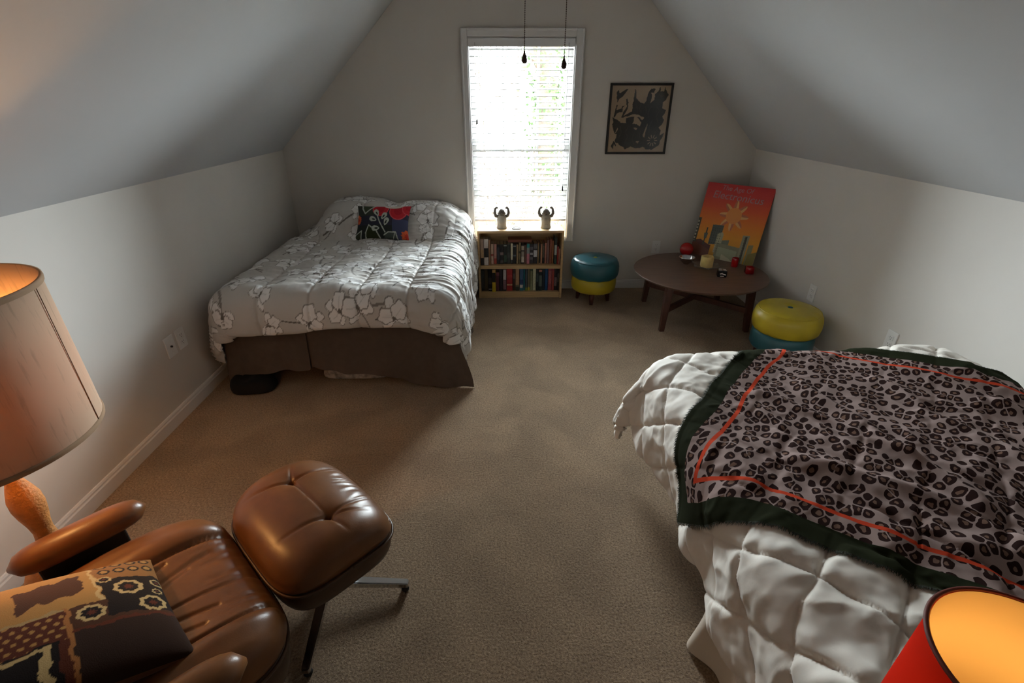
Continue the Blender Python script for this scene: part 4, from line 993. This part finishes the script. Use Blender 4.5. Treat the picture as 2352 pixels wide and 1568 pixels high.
def make_throw():
    K = np.array([0.36, -3.07]); e1 = np.array([.682, .731]); e2 = np.array([.755, -.656]); e1 /= np.linalg.norm(e1); e2 /= np.linalg.norm(e2)
    nu, nv = 250, 310
    a = np.linspace(0, TL1, nu)[:, None] * np.ones((1, nv)); b = np.linspace(0, TL2, nv)[None, :] * np.ones((nu, 1))
    aa = a + 0.012 * noise2(b * 5, b * 0, 33); bb = b + 0.012 * noise2(a * 5, a * 0 + 3, 35)
    s = K[0] + e1[0] * aa + e2[0] * bb; t = K[1] + e1[1] * aa + e2[1] * bb
    P = quilt_surf(s, t); n = grid_normals(P); n *= np.sign(n[nu // 2, nv // 2, 2])
    qh = quilt_h(s, t); h = np.maximum(0.030 + 0.15 * qh + 0.004 * fbm(a * 5, b * 5, 101, 3), qh + 0.019)
    # a few soft rucks across the middle
    for (a0, b0), (a1, b1), hh_, w in (((.75, .25), (.35, .75), .022, .028), ((.95, .45), (.55, .95), .016, .03), ((.30, .35), (.25, .9), .016, .028), ((.60, .15), (.50, .60), .014, .022), ((.15, .7), (.45, 1.1), .015, .03), ((1.0, .8), (.8, 1.2), .015, .035)):
        d = seg_dist(a + .03 * noise2(a * 6, b * 6, 7), b + .03 * noise2(a * 6, b * 6, 9), [(a0, b0), ((a0 + a1) / 2 + .04, (b0 + b1) / 2), (a1, b1)]); h = h + hh_ * np.exp(-(d / w) ** 2)
    h += 0.004 * np.sin(38 * (a * .8 + b * .6) + 4 * noise2(a * 5, b * 5, 15)) * smooth01((fbm(a * 3, b * 3, 17, 2)) / .6)
    P = P + n * h[..., None]
    root = tag(empty('throw_blanket', tuple(map(float, P[nu // 2, nv // 2]))), 'leopard print throw with dark green border spread over the white quilt', 'blanket')
    o = mesh('throw_fabric', P.reshape(-1, 3), grid_faces(nu, nv), leopard_mat(TL1, TL2), root, True, np.stack([a, b], -1).reshape(-1, 2)); rel(o, root)
    # frayed edge: short threads all round
    V = []; F = []; rr = random.Random(3)
    edges = [(P[0, :, :], P[3, :, :]), (P[-1, :, :], P[-4, :, :]), (P[:, 0, :], P[:, 3, :]), (P[:, -1, :], P[:, -4, :])]
    for E, I in edges:
        m = len(E)
        for i in range(m - 1):
            for q in range(4):
                f = rr.random(); p = E[i] * (1 - f) + E[i + 1] * f; d = p - (I[i] * (1 - f) + I[i + 1] * f); d /= np.linalg.norm(d) + 1e-9
                tn = E[i + 1] - E[i]; tn /= np.linalg.norm(tn) + 1e-9; ln = rr.uniform(.006, .016); d = d + tn * rr.gauss(0, .5); d[2] -= .25
                k = len(V); V += [p - tn * .0014, p + tn * .0014, p + d * ln]; F.append((k, k + 1, k + 2))
    rel(tag(mesh('fringe', V, F, mat('green_thread', (40, 43, 27), 0.95, var=0.1), root), kind='stuff'), root)
make_throw()

# ------------------------------------------------------------------ leather lounge chair and its ottoman
def leather_mat():
    m = bpy.data.materials.new('cognac_leather'); nt, N, L, P = nodes_of(m)
    tc = N.new('ShaderNodeTexCoord'); n = N.new('ShaderNodeTexNoise'); n.inputs['Scale'].default_value = 7; n.inputs['Detail'].default_value = 5; L.new(tc.outputs['Object'], n.inputs['Vector'])
    r = N.new('ShaderNodeValToRGB'); e = r.color_ramp.elements; e[0].position = .3; e[0].color = (*lin(104, 64, 33), 1); e[1].position = .7; e[1].color = (*lin(134, 86, 46), 1)
    L.new(n.outputs['Fac'], r.inputs['Fac']); L.new(r.outputs['Color'], P.inputs['Base Color'])
    P.inputs['Roughness'].default_value = 0.34
    v = N.new('ShaderNodeTexVoronoi'); v.inputs['Scale'].default_value = 330; L.new(tc.outputs['Object'], v.inputs['Vector'])
    b = N.new('ShaderNodeBump'); b.inputs['Strength'].default_value = 0.12; b.inputs['Distance'].default_value = 0.0008; L.new(v.outputs['Distance'], b.inputs['Height']); L.new(b.outputs['Normal'], P.inputs['Normal'])
    return m
M_LEA = leather_mat()
M_SHELL = mat('leather_shell', (82, 54, 30), 0.4, var=0.15, vscale=6)
TH = -math.atan2(.69, .724)
def star_base(parent, r, zc, legs_at, bare=0.0):
    for k in legs_at:
        c, s_ = math.cos(k), math.sin(k)
        M = Matrix.Rotation(k, 4, 'Z')
        bm = bmesh.new(); V = [(0.02, -.016, .085), (0.02, .016, .085), (0.02, .016, .055), (0.02, -.016, .055), (r, -.012, .042), (r, .012, .042), (r, .012, .020), (r, -.012, .020)]
        vv = [bm.verts.new(M @ Vector(v)) for v in V]
        for f in ((0, 1, 2, 3), (7, 6, 5, 4), (4, 5, 1, 0), (5, 6, 2, 1), (6, 7, 3, 2), (7, 4, 0, 3)): bm.faces.new([vv[i] for i in f])
        bmesh.ops.recalc_face_normals(bm, faces=bm.faces); bmesh.ops.bevel(bm, geom=list(bm.edges), offset=.003, segments=2, affect='EDGES')
        lg = from_bm('base_leg', bm, M_CHROME, parent)
        V, F = lathe_vf([(0, 0), (.012, 0), (.014, .006), (.012, .02), (0, .021)], 14, (r - .014) * c, (r - .014) * s_); mesh('glide', V, F, M_DARK, lg, True)
    lathe('column', [(0.026, .05), (.028, .06), (.028, .10), (.020, .105), (.020, zc), (0, zc)], M_CHROME, parent, 24)
# ottoman
ot = tag(empty('ottoman', (-0.672, -3.062, 0), TH), 'cognac leather ottoman with two buttons on chrome star base', 'ottoman')
BT = [(-0.112, 0.004), (0.110, 0.012)]
def ott_top(x, y):
    z = 0.452 + 0.018 * np.sin(np.clip((y + .185) / .37, 0, 1) * PI) - 0.055 * (np.clip(y, 0, 1) / .185) ** 2.2 - 0.035 * (np.clip(-y, 0, 1) / .185) ** 2.4 - 0.010 * (x / .235) ** 2
    for bx, by in BT:
        d = np.hypot(x - bx, y - by); z = z - 0.020 * np.exp(-(d / .028) ** 1.3)
    cr = [((BT[0]), (-.10, .17)), ((BT[0]), (-.16, -.14)), ((BT[0]), (-.21, .05)), ((BT[1]), (.10, .17)), ((BT[1]), (.08, -.15)), ((BT[1]), (.21, .03)), (BT[0], BT[1]), ((BT[1]), (.16, .13))]
    for p, q in cr:
        L_ = math.hypot(q[0] - p[0], q[1] - p[1]); d = seg_dist(x, y, [p, q]); a = np.hypot(x - p[0], y - p[1]); z = z - 0.0065 * np.exp(-(d / .006) ** 2) * np.clip(1 - a / L_, 0, 1) ** .8
    fr = smooth01((y - .08) / .06); z = z + 0.0016 * fr * np.sin(x * 210 + 8 * noise2(x * 25, y * 5, 4)) * (np.abs(x - .02) < .12)
    return z
V, F = pad_vf(0.238, 0.187, ott_top, 0.352, 0.050, 64, 220, 4.2, 0.97, 0.62)
mesh('seat_cushion', V, F, M_LEA, ot, True)
a = np.linspace(0, 2 * PI, 121)[:-1]; kk = (np.abs(np.cos(a)) ** 4.2 + np.abs(np.sin(a)) ** 4.2) ** (-1 / 4.2)
pp = np.stack([0.242 * np.cos(a) * kk, 0.191 * np.sin(a) * kk, 0.355 + 0 * a], 1); pp[:, 2] -= 0.02 * (np.clip(pp[:, 1], 0, 1) / .186) ** 2
V, F = tube_vf(np.r_[pp, pp[:1]], 0.0045, 8); mesh('piping', V, F, M_SHELL, ot, True)
V, F = pad_vf(0.234, 0.183, lambda x, y: 0.355 + 0 * x, 0.265, 0.006, 10, 80, 4.2, 0.62, .9); mesh('shell', V, F, M_SHELL, ot, True)
for bx, by in BT:
    z = float(ott_top(np.array([bx]), np.array([by]))[0]); V, F = lathe_vf([(0, .007), (.006, .006), (.0105, .002), (.011, -.002), (0, -.003)], 18); mesh('button', V + np.array([bx, by, z]), F, M_LEA, ot, True)
star_base(ot, 0.275, 0.27, [-TH + q for q in (0.06, PI / 2 + .02, PI + .04, -PI / 2 + .05)])
# chair
ch = tag(empty('lounge_chair', (-0.981, -3.437, 0), TH), 'cognac leather lounge chair with padded arms behind the ottoman', 'armchair')
def seat_top(x, y):
    z = 0.428 - 0.035 * (np.clip(y - .05, 0, 1) / .2) ** 2 - 0.02 * np.clip(-y, 0, 1) / .26
    ax = np.abs(x - .015); z = z + 0.030 * smooth01((ax - .12) / .10) - 0.02 * smooth01((ax - .25) / .08)
    for c in (-0.128, 0.160):
        d = np.abs(x - c - 0.02 * np.sin((y + .1) * 5) * np.sign(c)); z = z - 0.012 * np.exp(-(d / .006) ** 2) + 0.006 * np.exp(-((d - .03) / .03) ** 2)
    d = np.abs(x - .03 - .01 * np.sin(y * 7)); z = z - 0.006 * np.exp(-(d / .005) ** 2) * smooth01((y + .02) / .1)
    m = (x > -.13) & (x < .16)
    for px, py, qx, qy, dp in ((-.05, .02, -.10, .20, .006), (-.02, .0, -.07, .14, .005), (.06, -.02, .10, .16, .006), (.09, -.05, .14, .12, .006), (.11, -.08, .15, .06, .006), (-.08, -.02, -.12, .1, .006)):
        d = seg_dist(x, y, [(px, py), (qx, qy)]); z = z - dp * np.exp(-(d / .006) ** 2)
    z = z + 0.0015 * np.sin(x * 190 + 6 * noise2(x * 20, y * 6, 2)) * smooth01((y - .14) / .05) * m
    return z
V, F = pad_vf(0.312, 0.278, seat_top, 0.325, 0.055, 70, 240, 4.5, 0.95, 0.72); V[:, 1] += 0.014
mesh('seat_cushion', V, F, M_LEA, ch, True)
a = np.linspace(0, 2 * PI, 121)[:-1]; kk = (np.abs(np.cos(a)) ** 4.5 + np.abs(np.sin(a)) ** 4.5) ** (-1 / 4.5)
pp = np.stack([0.313 * np.cos(a) * kk, 0.014 + 0.279 * np.sin(a) * kk, 0.327 + 0 * a], 1); V, F = tube_vf(np.r_[pp, pp[:1]], 0.0045, 8); mesh('piping', V, F, M_SHELL, ch, True)
V, F = pad_vf(0.305, 0.270, lambda x, y: 0.327 + 0 * x, 0.20, 0.01, 10, 90, 4.5, 0.6, .9); V[:, 1] += 0.014; mesh('shell', V, F, M_SHELL, ch, True)
star_base(ch, 0.27, 0.21, [0.75, 0.75 + PI / 2, 0.75 + PI, 0.75 - PI / 2])
# reclined backrest
V, F = pad_vf(0.275, 0.30, lambda x, y: 0.085 + 0.02 * np.cos(x / .275 * PI / 2) - 0.010 * np.exp(-(np.abs(np.abs(x) - .13) / .007) ** 2) - 0.008 * np.exp(-((y - .08) / .008) ** 2), 0.0, 0.05, 34, 120, 4, 0.97, .7)
RB = Matrix.Translation((0, -0.425, 0.655)) @ Matrix.Rotation(math.radians(-66), 4, 'X')
bm_ = np.array([list(RB @ Vector(v)) for v in V]); mesh('backrest', bm_, F, M_LEA, ch, True)
V, F = pad_vf(0.268, 0.293, lambda x, y: 0.0 + 0 * x, -0.06, 0.01, 10, 80, 4, 0.7, .9)
mesh('back_shell', np.array([list(RB @ Vector(v)) for v in V]), F, M_SHELL, ch, True)
for sx in (-1, 1):
    tube('back_bracket', [(sx * .14, -0.18, 0.25), (sx * .14, -0.34, 0.30), (sx * .14, -0.43, 0.42), (sx * .14, -0.475, 0.56)], 0.012, M_CHROME, ch, 10)
M_ARMS = mat('arm_support', (30, 22, 18), 0.5, var=0.1)
for sx, y0, y1 in ((-1, -0.165, 0.140), (1, -0.165, 0.165)):
    xs = sx * 0.345; n = 16; path = []; rad = []
    for k in range(n):
        f = k / (n - 1); path.append((xs - sx * 0.012 * math.sin(f * PI), y0 + (y1 - y0) * f, 0.478 + 0.014 * math.sin(f * PI * .9))); rad.append(0.047 * math.sqrt(max(0.02, 1 - (2 * abs(f - .5)) ** 5)))
    V, F = tube_vf(path, rad, 22); c = np.array([xs, 0, 0.482]); V[:, 2] = c[2] + (V[:, 2] - c[2]) * 0.82
    mesh('arm_pad', V, F, M_LEA, ch, True)
    bm = bmesh.new(); bm_box(bm, xs - .014, xs + .014, -0.12, 0.075, 0.26, 0.458, .006, 2); bm_box(bm, min(xs, sx * .25), max(xs, sx * .25), -0.12, 0.075, 0.235, 0.262, .005, 1)
    from_bm('arm_support', bm, M_ARMS, ch)

# patchwork velvet cushion on the chair
def paint_patch(x, y):   # x: 0 = far-left side .. 1, y: 0 = front edge .. 1 back
    tan, dk, ink, cr, rust = rgba((158, 116, 62)), rgba((72, 42, 24)), rgba((26, 17, 13)), rgba((180, 150, 100)), rgba((88, 40, 22))
    c = np.zeros(x.shape + (3,)); c[:] = dk; n = fbm(x * 18, y * 18, 3, 3) * .012; X, Y = x + n, y + n
    q = (X < .52) & (Y > .33) & (Y < .86); c[q] = tan
    z = .16 + .06 * np.abs(((Y * 9) % 1) - .5) * 2; c[q & (np.abs(X - .30 - .22 * (Y - .55)) < z * .55) & (Y > .40) & (Y < .68)] = dk
    q = (X < .52) & (Y >= .86); c[q] = rgba((136, 94, 50)); c[q & (np.abs(((X * 14) % 1) - .5) < .28) & (Y < .92)] = ink
    c[(np.abs(Y - .345) < .010) & (X < .52)] = cr; c[(np.abs(Y - .83) < .010) & (X < .5)] = cr
    q = (Y < .33) & (X < .66); c[q] = ink; 
    q2 = (Y < .33) & (X < .30); c[q2] = rgba((134, 90, 46))
    for k in range(4):
        for j in range(2):
            e = np.hypot((x - .08 - .11 * j) / .040, (y - .06 - .075 * k) / .030); c[(e < 1)] = ink; c[e < .6] = tan
    for cx, cy, r in ((.42, .20, .075), (.60, .11, .070), (.38, .04, .04), (.60, .40, .065), (.30, .30, .035), (.48, .06, .03)):
        e = np.hypot((x - cx) / r, (y - cy) / r) + .07 * np.sin(np.arctan2(y - cy, x - cx) * 8); c[e < 1] = cr; c[e < .68] = ink; c[e < .3] = rust
    q = (X >= .52) & (Y > .50) & (Y < .95); c[q] = rust * .8
    dots = (((x * 22) % 1 - .5) ** 2 + ((y * 22 + np.floor(x * 22) * .5) % 1 - .5) ** 2 < .07) & q & (x < .74); c[dots] = tan
    q = (X >= .74) & (Y > .55); c[q] = ink; e = np.maximum(np.abs(X - .88) / .13, np.abs(Y - .78) / .20); c[(e > .8) & (e < 1)] = cr
    q = (X >= .70) & (Y <= .50); c[q] = rgba((48, 30, 20)); c[(np.abs(X - .70) < .012) & (Y < .5)] = rust; c[(np.abs(Y - .50) < .012) & (X > .5)] = rgba((150, 96, 50)); c[(np.abs(X - .52) < .01) & (Y > .5)] = cr * .7
    return c
V, F, u, v = cushion_vf(0.365, 0.41, 0.15, 150, 160, 0.05)
pc = paint_patch((u + 1) / 2, (v + 1) / 2).reshape(-1, 3); pc = np.concatenate([pc, np.tile(rgba((110, 70, 36)), (len(pc), 1))])
cu = mesh('throw_pillow', V, F, mat_attr('velvet_patchwork', 0.95, 0.3, 500, 0.12, 0.05), None, True, None, pc)
# local: +Y of the cushion's face normal is -Y; lay it on the seat leaning on the backrest
LOC = Matrix.Translation((-0.981, -3.437, 0)) @ Matrix.Rotation(TH, 4, 'Z') @ Matrix.Translation((0.045, -0.085, 0.510)) @ Matrix.Rotation(PI, 4, 'Z') @ Matrix.Rotation(math.radians(-68), 4, 'X')
# in chair space: front edge towards +Y, so flip left/right back again
LOC = Matrix.Translation((-0.981, -3.437, 0)) @ Matrix.Rotation(TH, 4, 'Z') @ Matrix.Translation((0.040, -0.085, 0.520)) @ Matrix(((1, 0, 0, 0), (0, 0, -1, 0), (0, -1, 0, 0), (0, 0, 0, 1)))
me = cu.data
co_ = np.zeros(len(me.vertices) * 3, dtype=np.float32); me.vertices.foreach_get('co', co_); co_ = co_.reshape(-1, 3)
tl = math.radians(24); loc = np.stack([co_[:, 0], -co_[:, 2], -co_[:, 1]], 1)     # face up, v=-1 (front) at +Y
loc = loc @ np.array([[1, 0, 0], [0, math.cos(tl), -math.sin(tl)], [0, math.sin(tl), math.cos(tl)]])
me.vertices.foreach_set('co', loc.astype(np.float32).ravel()); me.flip_normals(); me.update()
cu.location = Matrix.Translation((-0.981, -3.437, 0)) @ Matrix.Rotation(TH, 4, 'Z') @ Vector((0.040, -0.092, 0.535)); cu.rotation_euler = (0, 0, TH)
tag(cu, 'brown patchwork velvet pillow lying on the leather lounge chair', 'pillow')

# ------------------------------------------------------------------ lamps
def shade_mat(name, rgb, trans, mixf, rough=0.9, streak=0.0):
    m = bpy.data.materials.new(name); m.use_nodes = True; N = m.node_tree.nodes; L = m.node_tree.links
    P = N['Principled BSDF']; P.inputs['Roughness'].default_value = rough; P.inputs['Specular IOR Level'].default_value = 0.1
    P.inputs['Base Color'].default_value = (*lin(*rgb), 1)
    t = N.new('ShaderNodeBsdfTranslucent'); t.inputs['Color'].default_value = (*lin(*trans), 1)
    if streak:
        tc = N.new('ShaderNodeTexCoord'); mp = N.new('ShaderNodeMapping'); mp.inputs['Scale'].default_value = (60, 60, 7); L.new(tc.outputs['Object'], mp.inputs['Vector'])
        n = N.new('ShaderNodeTexNoise'); n.inputs['Scale'].default_value = 1.6; n.inputs['Detail'].default_value = 4; L.new(mp.outputs[0], n.inputs['Vector'])
        for sock, base in ((P.inputs['Base Color'], lin(*rgb)), (t.inputs['Color'], lin(*trans))):
            r = N.new('ShaderNodeValToRGB'); e = r.color_ramp.elements; e[0].position = .30; e[1].position = .42
            e[0].color = (*[v * (1 - streak) for v in base], 1); e[1].color = (*base, 1); L.new(n.outputs['Fac'], r.inputs['Fac']); L.new(r.outputs['Color'], sock)
    mx = N.new('ShaderNodeMixShader'); mx.inputs[0].default_value = mixf; L.new(P.outputs[0], mx.inputs[1]); L.new(t.outputs[0], mx.inputs[2]); L.new(mx.outputs[0], N['Material Output'].inputs['Surface'])
    return m
def bulb_mat(name, col, st):
    m = bpy.data.materials.new(name); nt, N, L, P = nodes_of(m)
    P.inputs['Emission Color'].default_value = (*col, 1); P.inputs['Emission Strength'].default_value = st; P.inputs['Base Color'].default_value = (1, .9, .7, 1)
    return m
def point(name, loc, energy, col, parent, r=0.03):
    l = bpy.data.lights.new(name, 'POINT'); l.energy = energy; l.color = col; l.shadow_soft_size = r
    o = bpy.data.objects.new(name, l); o.location = loc; link(o, parent); return o
LX, LY = -1.39, -3.165
lp = tag(empty('floor_lamp', (LX, LY, 0)), 'lit lamp with wide beige drum shade and turned orange-brown base', 'lamp')
M_LB = mat('textured_lamp_base', (196, 132, 66), 0.6, var=0.2, vscale=30, bump=0.8, bscale=160, bdist=0.004)
lathe('base', [(0, 0), (.088, 0), (.092, .01), (.094, .06), (.100, .16), (.103, .24), (.097, .30), (.073, .355), (.042, .40), (.026, .435), (.023, .460), (.026, .490), (.033, .525), (.037, .555), (.036, .585), (.028, .615), (.018, .645), (.014, .665), (.013, .70), (.012, .71), (.010, .72), (.010, .80), (0, .80)], M_LB, lp, 48)
M_SH = shade_mat('beige_shade', (206, 178, 152), (240, 190, 140), 0.13, streak=0.18)
SR, SB, STP = 0.238, 0.778, 1.182
sh = lathe('lamp_shade', [(SR, SB), (SR, SB + .1), (SR - .001, SB + .25), (SR - .002, STP), (SR - .006, STP), (SR - .005, SB + .25), (SR - .004, SB), (SR, SB)], M_SH, lp, 72)
M_TR = mat('shade_trim', (160, 128, 98), 0.9, var=0.1)
for z in (SB + .004, STP - .006): lathe('trim', [(SR + .002, z - .007), (SR + .003, z), (SR + .002, z + .007), (SR - .004, z + .007), (SR - .004, z - .007), (SR + .002, z - .007)], M_TR, sh, 72)
sa = math.radians(20)
tube('seam', [((SR + .001) * math.cos(sa), (SR + .001) * math.sin(sa), SB + .01), ((SR + .0008) * math.cos(sa), (SR + .0008) * math.sin(sa), STP - .01)], 0.0010, mat('seam_thread', (120, 92, 66), .9, var=.1), sh, 6)
for k in range(3):
    a = k * 2 * PI / 3 + .4; tube('spider_wire', [(0, 0, 1.09), (SR * math.cos(a) * .99, SR * math.sin(a) * .99, STP - .02)], 0.002, M_CHROME, sh, 6)
tube('harp', [(.011, 0, .79), (.05, 0, .84), (.06, 0, .98), (.03, 0, 1.07), (0, 0, 1.09), (-.03, 0, 1.07), (-.06, 0, .98), (-.05, 0, .84), (-.011, 0, .79)], 0.002, M_CHROME, lp, 6)
V, F = lathe_vf([(0, .80), (.014, .805), (.014, .825), (.020, .845), (.029, .87), (.030, .89), (.024, .912 - .012), (.012, .910), (0, .912)], 20); mesh('bulb', V, F, bulb_mat('bulb_warm', (1, .5, .14), 30), lp, True)
point('beige_lamp_bulb_offscreen', (0, 0, 0.925), 4.6, (1, .50, .16), lp, 0.03)

L2X, L2Y = 0.391, -3.966
l2 = tag(empty('floor_lamp', (L2X, L2Y, 0)), 'lit slim lamp with small red drum shade beside the white quilt', 'lamp')
M_BR = mat('brass', (150, 110, 60), 0.3, 1.0, var=0.05)
lathe('base', [(0, 0), (.095, 0), (.098, .006), (.09, .016), (.03, .022), (.012, .035), (0, .035)], M_BR, l2, 40)
lathe('pole', [(0.009, .03), (.009, .99), (.014, .995), (.014, 1.02), (0, 1.02)], M_BR, l2, 16)
M_RED = shade_mat('red_shade', (206, 44, 26), (240, 70, 36), 0.4)
M_YEL = shade_mat('shade_lining', (236, 212, 150), (250, 195, 100), 0.3)
R2 = 0.0775; Z0, Z1 = 0.955, 1.150
s2 = lathe('lamp_shade', [(R2 + .002, Z0), (R2, Z1)], M_RED, l2, 72)
lathe('lining', [(R2 + .0005, Z0), (R2 - .0015, Z1)], M_YEL, s2, 72)
for z in (Z0, Z1): lathe('rim', [(R2 + .0012 + .0022 * math.cos(q), z + .0022 * math.sin(q)) for q in np.linspace(0, 2 * PI, 9)], mat('red_rim', (120, 40, 16), .6, var=.1), s2, 72)
for k in range(3):
    a = k * 2 * PI / 3; tube('spider_wire', [(.013 * math.cos(a), .013 * math.sin(a), 1.005), (R2 * math.cos(a), R2 * math.sin(a), Z0 + .02)], 0.0012, M_BR, s2, 6)
V, F = lathe_vf([(0, 1.02), (.010, 1.022), (.013, 1.035), (.018, 1.05), (.017, 1.066), (.009, 1.076), (0, 1.078)], 18); mesh('bulb', V, F, bulb_mat('bulb_yellow', (1, .66, .26), 2.5), l2, True)
point('red_lamp_bulb_offscreen', (0, 0, 1.095), 0.10, (1, .66, .28), l2, 0.015)

# ------------------------------------------------------------------ ceiling fan (above the view; its pull chains hang into it)
fn = tag(empty('ceiling_fan', (0.10, -2.34, ZC)), 'ceiling fan with two beaded pull chains hanging before the window', 'fan')
M_FAN = mat('fan_white', (222, 220, 214), .4, var=.02)
lathe('canopy', [(0, 0), (.07, 0), (.07, -.02), (.03, -.05), (.014, -.055), (.014, -.13), (0, -.13)], M_FAN, fn, 32)
lathe('motor', [(0, -.12), (.05, -.12), (.10, -.14), (.105, -.19), (.08, -.215), (.06, -.22), (.055, -.27), (0, -.275)], M_FAN, fn, 40)
for k in range(5):
    a = k * 2 * PI / 5 + .3; bl_ = box('blade', .13, .56, -.06, .06, -.168, -.162, mat('fan_blade', (200, 190, 176), .5, var=.1), fn, .002); bl_.rotation_euler = (0, 0, a)
    br = box('bracket', .09, .16, -.014, .014, -.174, -.166, M_FAN, bl_)
M_CH = mat('chain', (70, 56, 40), .4, .6, var=.1); M_PULL = mat('pull_wood', (58, 34, 24), .35, var=.15)
for x, y, zt in ((0.029 - .10, 0.016, 1.712 - ZC), (0.161 - .10, 0.0, 1.695 - ZC)):
    top = -.235; cpath = [(np.sign(x) * .052, y * .5, top), (x, y, top - .012), (x, y, zt)]
    c = tube('pull_chain', cpath, .0008, M_CH, fn, 5)
    bp = []; nb = int((top - .012 - zt) / .006)
    bv, bf = lathe_vf([(.0018 * math.sin(q), -.0018 * math.cos(q)) for q in np.linspace(0, PI, 5)], 6)
    for i in range(nb): bp.append((bv + np.array([x, y, zt + i * .006]), bf))
    V, F = join_vf(bp); tag(mesh('chain_beads', V, F, M_CH, c, True), kind='stuff')
    V, F = lathe_vf([(0, .004), (.0025, .003), (.003, -.002), (.005, -.008), (.0085, -.018), (.0095, -.025), (.008, -.031), (.004, -.034), (0, -.0345)], 20)
    mesh('pull_knob', V + np.array([x, y, zt]), F, M_PULL, c, True)
